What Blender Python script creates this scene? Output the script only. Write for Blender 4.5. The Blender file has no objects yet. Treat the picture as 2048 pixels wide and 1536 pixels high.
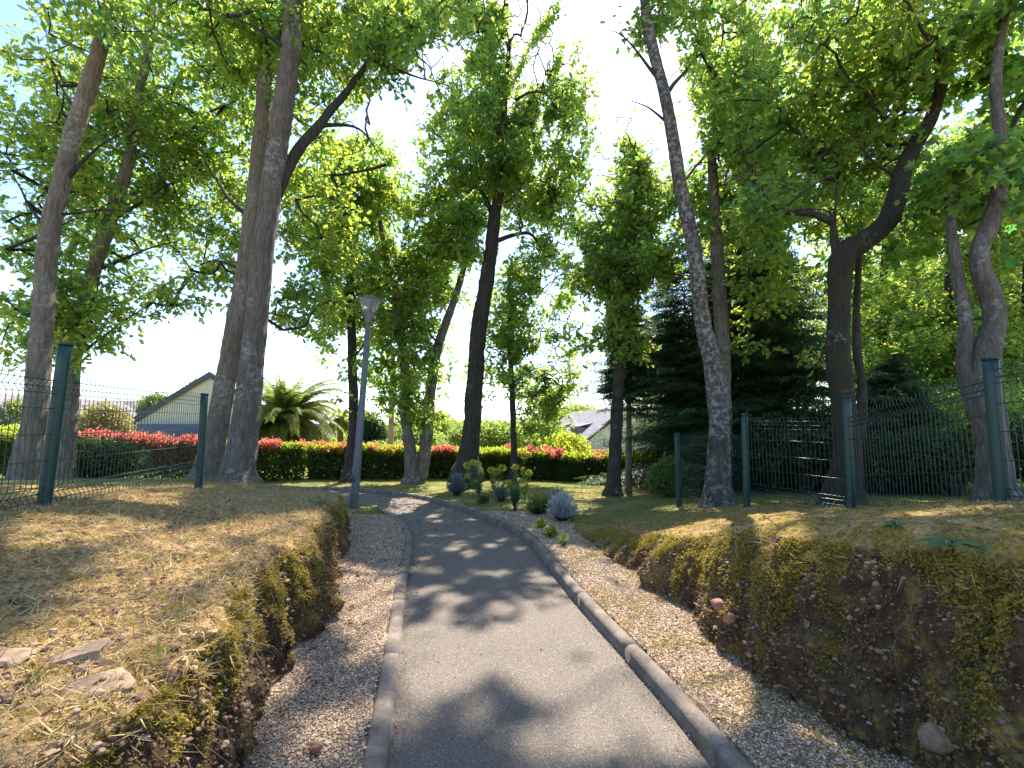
import bpy, math, random
import numpy as np
from mathutils import Vector
R = math.radians
rng = np.random.default_rng(7)
random.seed(7)
scene = bpy.context.scene
col = scene.collection

# ------------------------------------------------------------------ camera, sky, sun
F = 910.0            # focal length in photograph pixels (2048 wide)
PITCH = math.atan(97.0 / F)
EYE = 1.5
cam_d = bpy.data.cameras.new("camera")
cam_d.sensor_width = 36.0
cam_d.lens = 36.0 * F / 2048.0
cam_d.clip_start = 0.05
cam_d.clip_end = 3000.0
cam = bpy.data.objects.new("camera", cam_d)
cam.location = (0, 0, EYE)
cam.rotation_euler = (R(90) + PITCH, 0, 0)
col.objects.link(cam)
scene.camera = cam

SUN_EL, SUN_AZ = R(56), R(15)      # azimuth measured from +Y towards +X
SD = np.array([math.sin(SUN_AZ) * math.cos(SUN_EL), math.cos(SUN_AZ) * math.cos(SUN_EL), math.sin(SUN_EL)])
world = bpy.data.worlds.new("World")
scene.world = world
world.use_nodes = True
nt = world.node_tree
bg = nt.nodes["Background"]
sky = nt.nodes.new("ShaderNodeTexSky")
sky.sky_type = 'NISHITA'
sky.sun_disc = False
sky.sun_elevation = SUN_EL
sky.sun_rotation = SUN_AZ
sky.air_density = 1.0
sky.dust_density = 0.7
sky.ozone_density = 3.0
nt.links.new(sky.outputs[0], bg.inputs[0])
bg.inputs[1].default_value = 0.15
sun_d = bpy.data.lights.new("sun", 'SUN')
sun_d.energy = 5.0
sun_d.angle = R(0.53)
sun_d.color = (1.0, 0.90, 0.76)
sun = bpy.data.objects.new("sun", sun_d)
sun.rotation_euler = Vector(SD).to_track_quat('Z', 'Y').to_euler()
sun.location = (10, 30, 40)
col.objects.link(sun)
scene.view_settings.view_transform = 'Standard'
scene.view_settings.look = 'None'
scene.view_settings.gamma = 1.0
scene.view_settings.exposure = 1.5
scene.cycles.max_bounces = 10
scene.cycles.diffuse_bounces = 4
scene.cycles.transmission_bounces = 6
scene.cycles.transparent_max_bounces = 8

# ------------------------------------------------------------------ photograph <-> world
CP, SP = math.cos(PITCH), math.sin(PITCH)
def ray(px, py):
    u = (np.asarray(px, float) - 1024) / F
    v = (768 - np.asarray(py, float)) / F
    return np.stack([u, CP - v * SP + 0 * u, SP + v * CP + 0 * u], -1)
def P(px, py, Y):
    d = ray(px, py)
    t = np.asarray(Y, float) / d[..., 1]
    return d * t[..., None] + np.array([0, 0, EYE])
def G(px, py, z=0.0):
    d = ray(px, py)
    t = (z - EYE) / d[..., 2]
    return d * t[..., None] + np.array([0, 0, EYE])
def proj(p):
    q = p - np.array([0, 0, EYE])
    f = q[..., 1] * CP + q[..., 2] * SP
    up = -q[..., 1] * SP + q[..., 2] * CP
    f = np.where(f > 0.05, f, 0.05)
    return 1024 + F * q[..., 0] / f, 768 - F * up / f

# ------------------------------------------------------------------ noise, curves, meshes
_T = rng.random((32, 32, 32))
def vnoise(p):
    p = np.asarray(p, float)
    i = np.floor(p).astype(int); f = p - i; f = f * f * (3 - 2 * f)
    i = i % 32; j = (i + 1) % 32
    x0, y0, z0 = i[..., 0], i[..., 1], i[..., 2]; x1, y1, z1 = j[..., 0], j[..., 1], j[..., 2]
    fx, fy, fz = f[..., 0], f[..., 1], f[..., 2]
    def L(a, b, t): return a + (b - a) * t
    a = L(L(_T[x0, y0, z0], _T[x1, y0, z0], fx), L(_T[x0, y1, z0], _T[x1, y1, z0], fx), fy)
    b = L(L(_T[x0, y0, z1], _T[x1, y0, z1], fx), L(_T[x0, y1, z1], _T[x1, y1, z1], fx), fy)
    return L(a, b, fz) * 2 - 1
def fbm(p, n=3):
    s = 0; a = 1.0; t = 0
    for k in range(n):
        s = s + a * vnoise(p * (2.03 ** k) + 7.1 * k); t += a; a *= 0.5
    return s / t
def catmull(pts, n):
    pts = np.asarray(pts, float)
    m = len(pts)
    if m == 2:
        return pts[0] + (pts[1] - pts[0]) * np.linspace(0, 1, n)[:, None]
    e = np.vstack([2 * pts[0] - pts[1], pts, 2 * pts[-1] - pts[-2]])
    seg = np.linalg.norm(np.diff(pts[:, :3], axis=0), axis=1); cum = np.r_[0, np.cumsum(seg)]
    s = np.linspace(0, cum[-1], n)
    k = np.clip(np.searchsorted(cum, s, 'right') - 1, 0, m - 2)
    t = ((s - cum[k]) / np.maximum(seg[k], 1e-9))[:, None]
    p0, p1, p2, p3 = e[k], e[k + 1], e[k + 2], e[k + 3]
    return 0.5 * ((2 * p1) + (-p0 + p2) * t + (2 * p0 - 5 * p1 + 4 * p2 - p3) * t ** 2 + (-p0 + 3 * p1 - 3 * p2 + p3) * t ** 3)

def build(name, parts, mats, parent=None, smooth=True, attrs=None, loc=None):
    """parts: list of (V, [F arrays], material index[, dict of point attributes])"""
    if not isinstance(mats, (list, tuple)): mats = [mats]
    V = []; loops = []; starts = []; totals = []; mi = []; off = 0; ls = 0; at = {}
    for prt in parts:
        v, fs, m = prt[0], prt[1], prt[2]
        a = prt[3] if len(prt) > 3 else {}
        v = np.asarray(v, float).reshape(-1, 3)
        V.append(v)
        if isinstance(fs, np.ndarray): fs = [fs]
        for f in fs:
            f = np.asarray(f)
            n, k = f.shape
            loops.append((f + off).ravel()); starts.append(ls + np.arange(n) * k); totals.append(np.full(n, k)); ls += n * k
            mi.append(np.full(n, m))
        for key, val in a.items():
            at.setdefault(key, []).append((off, np.asarray(val, float)))
        off += len(v)
    V = np.vstack(V); loops = np.concatenate(loops); starts = np.concatenate(starts); totals = np.concatenate(totals); mi = np.concatenate(mi)
    me = bpy.data.meshes.new(name)
    me.vertices.add(len(V)); me.vertices.foreach_set("co", V.astype(np.float32).ravel())
    me.loops.add(len(loops)); me.loops.foreach_set("vertex_index", loops.astype(np.int32))
    me.polygons.add(len(starts)); me.polygons.foreach_set("loop_start", starts.astype(np.int32))
    me.polygons.foreach_set("loop_total", totals.astype(np.int32))
    me.polygons.foreach_set("material_index", mi.astype(np.int32))
    me.polygons.foreach_set("use_smooth", np.full(len(starts), bool(smooth)))
    for key, lst in at.items():
        arr = np.zeros(len(V), np.float32)
        for o, val in lst: arr[o:o + len(val)] = val
        A = me.attributes.new(key, 'FLOAT', 'POINT'); A.data.foreach_set("value", arr)
    for m in mats: me.materials.append(m)
    me.update(calc_edges=True)
    me.validate(verbose=False)
    o = bpy.data.objects.new(name, me); col.objects.link(o)
    if parent: o.parent = parent
    if loc is not None: o.location = loc
    return o
def tag(o, label=None, cat=None, group=None, kind=None):
    if label: o['label'] = label
    if cat: o['category'] = cat
    if group: o['group'] = group
    if kind: o['kind'] = kind
    return o
def empty(name, loc, label, cat, group=None):
    o = bpy.data.objects.new(name, None); col.objects.link(o); o.location = Vector(loc); o.empty_display_size = 0.2
    return tag(o, label, cat, group)
def struct(name, parts, mats, **k):
    return tag(build(name, parts, mats, **k), kind='structure')

def grid_faces(nr, nc, wrap=False):
    r = np.arange(nr - 1)[:, None]
    c = np.arange(nc if wrap else nc - 1)[None, :]
    c2 = (c + 1) % nc if wrap else c + 1
    return np.stack([r * nc + c, r * nc + c2, (r + 1) * nc + c2, (r + 1) * nc + c], -1).reshape(-1, 4)
def frames(pts):
    t = np.gradient(pts, axis=0); t /= np.linalg.norm(t, axis=1)[:, None] + 1e-12
    up = np.array([0.31, 0.95, 0.05]) if abs(t[0] @ np.array([0.31, 0.95, 0.05])) < 0.9 else np.array([1., 0, 0])
    n = np.zeros_like(pts); a = np.cross(t[0], up); n[0] = a / np.linalg.norm(a)
    for i in range(1, len(pts)):
        v = n[i - 1] - t[i] * (n[i - 1] @ t[i]); n[i] = v / (np.linalg.norm(v) + 1e-12)
    return t, n, np.cross(t, n)
def tube(pts, rad, sides=8, bump=0.0, bscale=6.0, cap=True):
    pts = np.asarray(pts, float); rad = np.broadcast_to(np.asarray(rad, float), (len(pts),))
    t, n, b = frames(pts)
    a = np.linspace(0, 2 * np.pi, sides, endpoint=False)
    dirs = n[:, None] * np.cos(a)[None, :, None] + b[:, None] * np.sin(a)[None, :, None]
    r = rad[:, None] * np.ones(sides)
    if bump > 0:
        q = pts[:, None] + dirs * rad[:, None, None]
        r = r * (1 + bump * fbm(q * bscale, 3) + 0.4 * bump * vnoise(q * bscale * 3.3))
    V = pts[:, None] + dirs * r[..., None]
    fs = [grid_faces(len(pts), sides, True)[:, ::-1]]
    V = V.reshape(-1, 3)
    if cap:
        fs.append(np.arange(sides)[None, :]); fs.append((len(pts) - 1) * sides + np.arange(sides)[None, ::-1])
    return V, fs
def seg_tubes(A, B, ra, rb, sides=4, mid=None):
    """many short straight tubes at once"""
    A = np.asarray(A, float); B = np.asarray(B, float); N = len(A)
    d = B - A; L = np.linalg.norm(d, axis=1)[:, None] + 1e-9; d = d / L
    ref = np.where(np.abs(d[:, 2:3]) > 0.9, np.array([[1., 0, 0]]), np.array([[0, 0, 1.]]))
    n = np.cross(d, ref); n /= np.linalg.norm(n, axis=1)[:, None] + 1e-9
    b = np.cross(d, n)
    a = np.linspace(0, 2 * np.pi, sides, endpoint=False)
    rng_ = [(A, ra), (B, rb)] if mid is None else [(A, ra), (mid, (np.asarray(ra) + np.asarray(rb)) / 2), (B, rb)]
    rings = []
    for c, r in rng_:
        r = np.broadcast_to(np.asarray(r, float), (N,))
        rings.append(c[:, None] + r[:, None, None] * (n[:, None] * np.cos(a)[None, :, None] + b[:, None] * np.sin(a)[None, :, None]))
    V = np.stack(rings, 1); nr = len(rings)
    f = grid_faces(nr, sides, True)[:, ::-1]
    Fc = (np.arange(N) * nr * sides)[:, None, None] + f[None]
    return V.reshape(-1, 3), [Fc.reshape(-1, 4)]
def box(c, s, rot=0.0):
    c = np.asarray(c, float); s = np.asarray(s, float) / 2
    v = np.array([[x, y, z] for x in (-1, 1) for y in (-1, 1) for z in (-1, 1)], float) * s
    if rot:
        cr, sr = math.cos(rot), math.sin(rot); v = np.stack([v[:, 0] * cr - v[:, 1] * sr, v[:, 0] * sr + v[:, 1] * cr, v[:, 2]], 1)
    f = np.array([[0, 1, 3, 2], [4, 6, 7, 5], [0, 4, 5, 1], [2, 3, 7, 6], [0, 2, 6, 4], [1, 5, 7, 3]])
    return v + c, [f]
def quads(pts):
    return np.asarray(pts, float), [np.arange(len(pts))[None, :]]

# leaf templates (x across, y along, fold in the midrib)
def leaf_tpl(kind):
    if kind == 'oak':
        half = [(0.10, 0.10), (0.24, 0.28), (0.15, 0.40), (0.33, 0.55), (0.20, 0.68), (0.26, 0.86)]
        V = [(0, 0)] + half + [(0, 1.0)] + [(-x, y) for x, y in half]
        n = len(half)
        Fs = [np.array([[0, 1, 2, 3, 4, 5, 6, n + 1]]), np.array([[0, n + 1] + [n + 1 + k for k in range(n, 0, -1)]])]
    elif kind == 'maple':
        half = [(0.20, -0.02), (0.50, 0.12), (0.34, 0.36), (0.56, 0.66), (0.22, 0.62)]
        V = [(0, 0)] + half + [(0, 1.0)] + [(-x, y) for x, y in half]
        n = len(half)
        Fs = [np.array([[0, 1, 2, 3, 4, 5, n + 1]]), np.array([[0, n + 1] + [n + 1 + k for k in range(n, 0, -1)]])]
    elif kind == 'oval':
        V = [(0, 0), (0.24, 0.35), (0.2, 0.7), (0, 1), (-0.2, 0.7), (-0.24, 0.35)]
        Fs = [np.array([[0, 1, 2, 3]]), np.array([[0, 3, 4, 5]])]
    elif kind == 'far':
        V = [(0, 0), (0.34, 0.45), (0, 1), (-0.3, 0.55)]
        Fs = [np.array([[0, 1, 2, 3]])]
    elif kind == 'blade':
        V = [(-0.035, 0), (0.035, 0), (0.0, 1.0)]
        Fs = [np.array([[0, 1, 2]])]
    elif kind == 'needle':
        V = [(-0.05, 0), (0.05, 0), (0.07, 0.6), (0.0, 1.0), (-0.07, 0.6)]
        Fs = [np.array([[0, 1, 2, 3, 4]])]
    V = np.array(V, float)
    return V, Fs
def leaves(pos, direc, nrm, size, kind='oak', tint=None, fold=0.35, curl=0.25):
    T, Fs = leaf_tpl(kind)
    N = len(pos); k = len(T)
    d = direc / (np.linalg.norm(direc, axis=1)[:, None] + 1e-9)
    n = nrm - d * np.sum(nrm * d, 1)[:, None]; n /= np.linalg.norm(n, axis=1)[:, None] + 1e-9
    s = np.cross(d, n)
    size = np.broadcast_to(size, (N,))
    x = T[:, 0][None, :, None]; y = T[:, 1][None, :, None]
    z = np.abs(x) * fold - curl * y * y
    V = pos[:, None] + size[:, None, None] * (s[:, None] * x + d[:, None] * y + n[:, None] * z)
    out = []
    for f in Fs:
        out.append((np.arange(N)[:, None, None] * k + f[None]).reshape(-1, f.shape[1]))
    if tint is None: tint = rng.random(N)
    return V.reshape(-1, 3), out, {'tint': np.repeat(tint, k)}
def rnd_dirs(N, up=0.0, horiz=1.0):
    v = rng.normal(size=(N, 3)); v[:, 2] = v[:, 2] * horiz + up
    return v / (np.linalg.norm(v, axis=1)[:, None] + 1e-9)

# ------------------------------------------------------------------ materials
def mat(name):
    m = bpy.data.materials.new(name); m.use_nodes = True
    n = m.node_tree.nodes; l = m.node_tree.links
    return m, n, l, n["Principled BSDF"]
def nd(n, t, **k):
    x = n.new(t)
    for a, b in k.items():
        if hasattr(x, a): setattr(x, a, b)
        else: x.inputs[a].default_value = b
    return x
def ramp(n, l, src, stops):
    r = n.new("ShaderNodeValToRGB"); e = r.color_ramp.elements
    while len(e) < len(stops): e.new(0.5)
    for i, (p, c) in enumerate(stops): e[i].position = p; e[i].color = (*c, 1)
    l.new(src, r.inputs[0]); return r.outputs[0]
def noise(n, l, co, scale, detail=4, rough=0.6, dist=0.0):
    x = n.new("ShaderNodeTexNoise"); x.inputs["Scale"].default_value = scale; x.inputs["Detail"].default_value = detail
    x.inputs["Roughness"].default_value = rough; x.inputs["Distortion"].default_value = dist
    l.new(co, x.inputs["Vector"]); return x.outputs[0]
def mixc(n, l, fac, a, b, mode='MIX'):
    x = n.new("ShaderNodeMix"); x.data_type = 'RGBA'; x.blend_type = mode
    for s, v in ((0, fac), (6, a), (7, b)):
        if isinstance(v, (int, float)): x.inputs[s].default_value = v
        elif isinstance(v, tuple): x.inputs[s].default_value = (*v, 1)
        else: l.new(v, x.inputs[s])
    return x.outputs[2]
def bumpn(n, l, bsdf, h, strength, dist):
    b = n.new("ShaderNodeBump"); b.inputs["Strength"].default_value = strength; b.inputs["Distance"].default_value = dist
    l.new(h, b.inputs["Height"]); l.new(b.outputs[0], bsdf.inputs["Normal"]); return b
def maprange(n, l, src, a, b, c=0.0, d=1.0):
    x = n.new("ShaderNodeMapRange"); x.clamp = True
    for i, v in enumerate((a, b, c, d)): x.inputs[i + 1].default_value = v
    l.new(src, x.inputs[0]); return x.outputs[0]
def coords(n, l, sc=None, kind="Object"):
    c = n.new("ShaderNodeTexCoord").outputs[kind]
    if sc:
        m = n.new("ShaderNodeMapping"); m.inputs["Scale"].default_value = sc; l.new(c, m.inputs[0]); return m.outputs[0]
    return c

def leaf_mat(name, dif, trn, rough=0.45, tw=0.64, hue_var=0.25):
    """dif / trn: ((dark),(light)) reflected and transmitted colour, per-leaf tint between them"""
    m, n, l, b = mat(name)
    a = n.new("ShaderNodeAttribute"); a.attribute_name = 'tint'
    c1 = ramp(n, l, a.outputs["Fac"], [(0, dif[0]), (1, dif[1])])
    c2 = ramp(n, l, a.outputs["Fac"], [(0, trn[0]), (1, trn[1])])
    l.new(c1, b.inputs["Base Color"]); b.inputs["Roughness"].default_value = rough
    b.inputs["Specular IOR Level"].default_value = 0.35
    t = n.new("ShaderNodeBsdfTranslucent"); l.new(c2, t.inputs[0])
    mx = n.new("ShaderNodeMixShader"); mx.inputs[0].default_value = tw
    l.new(b.outputs[0], mx.inputs[1]); l.new(t.outputs[0], mx.inputs[2])
    l.new(mx.outputs[0], n["Material Output"].inputs[0])
    return m
M = {}
M['oak_leaf'] = leaf_mat('oak_leaf', ((.04, .12, .06), (.10, .18, .06)), ((.11, .40, .09), (.90, .92, .11)))
M['near_leaf'] = leaf_mat('near_leaf', ((.04, .12, .055), (.09, .18, .055)), ((.08, .35, .08), (.70, .82, .10)))
M['far_leaf'] = leaf_mat('far_leaf', ((.06, .11, .04), (.16, .20, .07)), ((.20, .34, .06), (.50, .56, .12)))
M['hedge_leaf'] = leaf_mat('hedge_leaf', ((.025, .055, .022), (.07, .115, .03)), ((.05, .12, .02), (.24, .34, .04)))
M['lime_leaf'] = leaf_mat('lime_leaf', ((.16, .22, .03), (.30, .32, .04)), ((.35, .5, .04), (.65, .65, .06)))
M['red_leaf'] = leaf_mat('red_leaf', ((.26, .06, .06), (.50, .22, .16)), ((.5, .07, .07), (.8, .32, .20)))
M['orange_leaf'] = leaf_mat('orange_leaf', ((.30, .17, .05), (.38, .30, .08)), ((.55, .3, .07), (.7, .5, .1)))
M['dark_leaf'] = leaf_mat('dark_leaf', ((.018, .04, .018), (.04, .08, .03)), ((.03, .09, .02), (.12, .2, .03)), tw=0.35)
M['needle'] = leaf_mat('needle', ((.022, .058, .036), (.06, .11, .05)), ((.04, .11, .05), (.20, .30, .09)), tw=0.4)
M['silver_leaf'] = leaf_mat('silver_leaf', ((.32, .37, .36), (.62, .66, .64)), ((.2, .25, .2), (.4, .45, .35)), tw=0.25, rough=.7)
M['blue_leaf'] = leaf_mat('blue_leaf', ((.12, .18, .17), (.25, .32, .30)), ((.1, .16, .12), (.22, .3, .2)), tw=0.25, rough=.7)
M['soft_leaf'] = leaf_mat('soft_leaf', ((.09, .16, .05), (.2, .28, .08)), ((.15, .28, .06), (.35, .45, .1)))
M['spurge_leaf'] = leaf_mat('spurge_leaf', ((.10, .17, .09), (.17, .25, .12)), ((.12, .24, .08), (.25, .36, .12)))
M['spurge_flower'] = leaf_mat('spurge_flower', ((.40, .40, .05), (.6, .55, .10)), ((.5, .5, .05), (.7, .65, .1)))
M['palm_leaf'] = leaf_mat('palm_leaf', ((.07, .12, .045), (.16, .20, .06)), ((.15, .26, .05), (.42, .42, .08)))
M['palm_leaf_old'] = leaf_mat('palm_leaf_old', ((.30, .24, .05), (.42, .34, .07)), ((.4, .35, .05), (.6, .45, .07)))
M['dry_leaf'] = leaf_mat('dry_leaf', ((.16, .09, .05), (.42, .30, .17)), ((.2, .1, .04), (.4, .25, .1)), tw=.25, rough=.7)
M['straw'] = leaf_mat('straw', ((.24, .15, .07), (.70, .53, .28)), ((.2, .14, .06), (.45, .32, .15)), tw=.25, rough=.6)
M['moss_blade'] = leaf_mat('moss_blade', ((.15, .125, .02), (.50, .37, .07)), ((.18, .17, .02), (.60, .48, .07)), tw=.35, rough=.8)
M['grass_blade'] = leaf_mat('grass_blade', ((.07, .12, .03), (.26, .27, .09)), ((.12, .2, .03), (.40, .42, .09)), tw=.4, rough=.6)

def bark_mat(name, c0, c1, c2, lichen=None, lich_amt=0.5, moss=None, scale=1.0):
    m, n, l, b = mat(name)
    co = coords(n, l, (10 * scale, 10 * scale, 1.6 * scale))
    f = noise(n, l, co, 3.0, 8, .68, .4)
    base = ramp(n, l, f, [(.32, c0), (.5, c1), (.68, c2)])
    co2 = coords(n, l)
    big = noise(n, l, co2, 2.2, 4, .6)
    base = mixc(n, l, maprange(n, l, big, .42, .62, 0, .55), base, mixc(n, l, .5, base, c0))
    if lichen:
        lm = noise(n, l, co2, 14.0, 6, .72, .3)
        lm2 = noise(n, l, co2, 1.6, 3, .5)
        a = maprange(n, l, lm, .50, .56); bb = maprange(n, l, lm2, .62 - .25 * lich_amt, .68 - .2 * lich_amt)
        mm = n.new("ShaderNodeMath"); mm.operation = 'MULTIPLY'; l.new(a, mm.inputs[0]); l.new(bb, mm.inputs[1])
        base = mixc(n, l, mm.outputs[0], base, lichen)
    if moss:
        mo = noise(n, l, co2, 3.1, 6, .65, .2)
        base = mixc(n, l, maprange(n, l, mo, .48, .60), base, moss)
    l.new(base, b.inputs["Base Color"]); b.inputs["Roughness"].default_value = .92
    h = n.new("ShaderNodeMath"); h.operation = 'ADD'; l.new(f, h.inputs[0]); l.new(noise(n, l, co, 11.0, 4, .7), h.inputs[1])
    bumpn(n, l, b, h.outputs[0], 1.0, .06)
    return m
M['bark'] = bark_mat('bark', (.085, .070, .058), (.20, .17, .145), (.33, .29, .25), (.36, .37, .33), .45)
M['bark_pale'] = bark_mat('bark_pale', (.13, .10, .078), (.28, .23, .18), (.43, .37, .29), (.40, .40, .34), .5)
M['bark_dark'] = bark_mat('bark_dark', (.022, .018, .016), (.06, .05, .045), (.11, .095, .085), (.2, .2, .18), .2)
M['bark_lichen'] = bark_mat('bark_lichen', (.05, .042, .040), (.13, .11, .10), (.22, .195, .175), (.38, .38, .35), 1.1)
M['bark_moss'] = bark_mat('bark_moss', (.02, .018, .014), (.045, .04, .03), (.085, .075, .06), (.22, .22, .19), .2, (.055, .052, .014))
M['twig'] = bark_mat('twig', (.03, .026, .022), (.07, .06, .05), (.12, .105, .09))

def simple(name, c, rough=.6, metal=0.0, var=0.0, vscale=8.0, bump=0.0, spec=.5):
    m, n, l, b = mat(name)
    b.inputs["Roughness"].default_value = rough; b.inputs["Metallic"].default_value = metal
    b.inputs["Specular IOR Level"].default_value = spec
    if var > 0:
        f = noise(n, l, coords(n, l), vscale, 6, .65)
        lo = tuple(x * (1 - var) for x in c); hi = tuple(min(1, x * (1 + var)) for x in c)
        l.new(ramp(n, l, f, [(.3, lo), (.7, hi)]), b.inputs["Base Color"])
        if bump: bumpn(n, l, b, f, bump, .01)
    else:
        b.inputs["Base Color"].default_value = (*c, 1)
    return m
M['green_metal'] = simple('green_metal', (.006, .036, .034), .42, 0, .25, 20)
M['green_wire'] = simple('green_wire', (.008, .038, .032), .38)
M['post_cap'] = simple('post_cap', (.01, .04, .04), .5)
M['lamp_metal'] = simple('lamp_metal', (.13, .13, .14), .6, .1, .25, 12)
M['lamp_dark'] = simple('lamp_dark', (.17, .13, .11), .5, .1, .2, 14)
M['stone'] = simple('stone', (.23, .16, .105), .95, 0, .55, 14, .8)
M['red_stone'] = simple('red_stone', (.30, .15, .10), .9, 0, .35, 11, .6)
M['pole_wood'] = simple('pole_wood', (.34, .22, .16), .8, 0, .2, 6)
M['render_beige'] = simple('render_beige', (.60, .54, .40), .9, 0, .06, 3)
M['render_white'] = simple('render_white', (.78, .76, .72), .9, 0, .05, 3)
M['clad_blue'] = simple('clad_blue', (.10, .14, .22), .7, 0, .1, 3)
M['window_frame'] = simple('window_frame', (.7, .7, .7), .5)
M['glass_dark'] = simple('glass_dark', (.03, .04, .05), .08)
M['trim_dark'] = simple('trim_dark', (.06, .06, .07), .6)
M['root'] = simple('root', (.20, .14, .09), .85, 0, .4, 20)
def slate():
    m, n, l, b = mat('slate')
    br = n.new("ShaderNodeTexBrick"); br.inputs["Scale"].default_value = 1.0
    br.inputs["Color1"].default_value = (.17, .165, .19, 1); br.inputs["Color2"].default_value = (.24, .23, .26, 1); br.inputs["Mortar"].default_value = (.08, .08, .09, 1)
    br.inputs["Brick Width"].default_value = .3; br.inputs["Row Height"].default_value = .2; br.inputs["Mortar Size"].default_value = .012
    l.new(coords(n, l, (1, 1, 1)), br.inputs["Vector"])
    c = mixc(n, l, .5, br.outputs[0], ramp(n, l, noise(n, l, coords(n, l), 1.2, 5), [(.3, (.16, .15, .16)), (.7, (.30, .28, .30))]))
    l.new(c, b.inputs["Base Color"]); b.inputs["Roughness"].default_value = .9; b.inputs['Specular IOR Level'].default_value = .2
    return m
M['slate'] = slate()
def glassy():
    m, n, l, b = mat('lamp_glass')
    b.inputs["Base Color"].default_value = (.85, .88, .9, 1); b.inputs["Roughness"].default_value = .12
    b.inputs["Transmission Weight"].default_value = .85; b.inputs["IOR"].default_value = 1.1
    return m
M['lamp_glass'] = glassy()
def asphalt():
    m, n, l, b = mat('asphalt')
    co = coords(n, l)
    v = n.new("ShaderNodeTexVoronoi"); v.inputs["Scale"].default_value = 190; l.new(co, v.inputs["Vector"])
    sp = ramp(n, l, v.outputs["Color"], [(.1, (.070, .059, .051)), (.55, (.134, .113, .095)), (.86, (.20, .168, .138)), (.97, (.42, .38, .33))])
    big = noise(n, l, co, 1.3, 5, .6)
    c = mixc(n, l, 1.0, sp, ramp(n, l, big, [(.3, (.82, .81, .80)), (.7, (1.05, 1.02, .99))]), 'MULTIPLY')
    st = noise(n, l, co, 6.0, 5, .7)
    c = mixc(n, l, maprange(n, l, st, .60, .78, 0, .45), c, (.19, .15, .11))
    l.new(c, b.inputs["Base Color"]); b.inputs["Roughness"].default_value = .82
    bumpn(n, l, b, v.outputs["Distance"], .5, .004)
    return m
M['asphalt'] = asphalt()
def concrete():
    m, n, l, b = mat('kerb_concrete')
    co = coords(n, l)
    f = noise(n, l, co, 7, 8, .7); g = noise(n, l, co, 60, 4, .6)
    c = ramp(n, l, f, [(.28, (.075, .06, .048)), (.5, (.17, .14, .115)), (.72, (.27, .23, .19))])
    c = mixc(n, l, maprange(n, l, g, .35, .42, .6, 0), c, (.10, .085, .07))
    ms = noise(n, l, co, 3.1, 6, .7)
    c = mixc(n, l, maprange(n, l, ms, .60, .70, 0, .6), c, (.20, .15, .05))
    l.new(c, b.inputs["Base Color"]); b.inputs["Roughness"].default_value = .9
    bumpn(n, l, b, g, .5, .008)
    return m
M['kerb'] = concrete()
def ground_mat():
    m, n, l, b = mat('ground_soil_moss')
    co = coords(n, l)
    def at(nm):
        a = n.new("ShaderNodeAttribute"); a.attribute_name = nm; return a.outputs["Fac"]
    f1 = noise(n, l, co, 9, 8, .7, .3); f2 = noise(n, l, co, 45, 6, .7); f3 = noise(n, l, co, 1.4, 5, .6)
    moss = ramp(n, l, f2, [(.3, (.10, .08, .018)), (.5, (.24, .17, .035)), (.7, (.42, .29, .06))])
    straw = ramp(n, l, f2, [(.28, (.20, .12, .06)), (.5, (.52, .34, .16)), (.72, (.72, .54, .31))])
    litter = mixc(n, l, maprange(n, l, f1, .44, .58), moss, straw)
    litter2 = mixc(n, l, maprange(n, l, f3, .35, .65), moss, litter)
    top = mixc(n, l, at('straw'), litter2, litter)
    lawn = ramp(n, l, f2, [(.3, (.08, .115, .03)), (.55, (.17, .20, .055)), (.75, (.33, .32, .11))])
    lawn = mixc(n, l, maprange(n, l, f3, .45, .65, 0, .7), lawn, straw)
    top = mixc(n, l, at('lawn'), top, lawn)
    soil = ramp(n, l, f1, [(.3, (.05, .03, .016)), (.5, (.135, .08, .042)), (.7, (.24, .145, .08))])
    soilm = mixc(n, l, maprange(n, l, f1, .52, .60, 0, .75), soil, moss)
    top = mixc(n, l, at('soil'), top, soilm)
    v = n.new("ShaderNodeTexVoronoi"); v.inputs["Scale"].default_value = 85; l.new(co, v.inputs["Vector"])
    gr = ramp(n, l, v.outputs["Color"], [(.1, (.18, .12, .08)), (.5, (.40, .29, .21)), (.9, (.60, .50, .40))])
    gr = mixc(n, l, maprange(n, l, f1, .55, .66, 0, .6), gr, moss)
    top = mixc(n, l, at('gravel'), top, gr)
    l.new(top, b.inputs["Base Color"]); b.inputs["Roughness"].default_value = .95; b.inputs["Specular IOR Level"].default_value = .15
    h = n.new("ShaderNodeMath"); h.operation = 'ADD'; l.new(f1, h.inputs[0]); l.new(f2, h.inputs[1])
    bumpn(n, l, b, h.outputs[0], 1.0, .03)
    return m
M['ground'] = ground_mat()

# ------------------------------------------------------------------ path edges and terrain
Lpx = [(770, 1536), (790, 1380), (803, 1260), (814, 1160), (823, 1100), (822, 1075), (810, 1052), (782, 1031), (742, 1013)]
Rpx = [(1435, 1536), (1350, 1431), (1262, 1330), (1173, 1230), (1108, 1150), (1051, 1082), (1000, 1052), (947, 1030), (900, 1014), (845, 1000), (785, 991), (722, 985)]
Lg = G(*np.array(Lpx, float).T)[:, :2]; Rg = G(*np.array(Rpx, float).T)[:, :2]
dL = (Lg[0] - Lg[1]) / np.linalg.norm(Lg[0] - Lg[1]); dR = (Rg[0] - Rg[2]) / np.linalg.norm(Rg[0] - Rg[2])
Lg = np.vstack([[Lg[0] + dL * k for k in (5, 4, 3, 2, 1, .5)], Lg, [(-4.6, 9.9), (-6.2, 10.35), (-9, 10.7), (-14, 11)]])
Rg = np.vstack([[Rg[0] + dR * k for k in (5, 4, 3, 2, 1, .5)], Rg, [(-6.2, 12.35), (-9, 12.5), (-14, 12.7)]])
NP = 240
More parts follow.
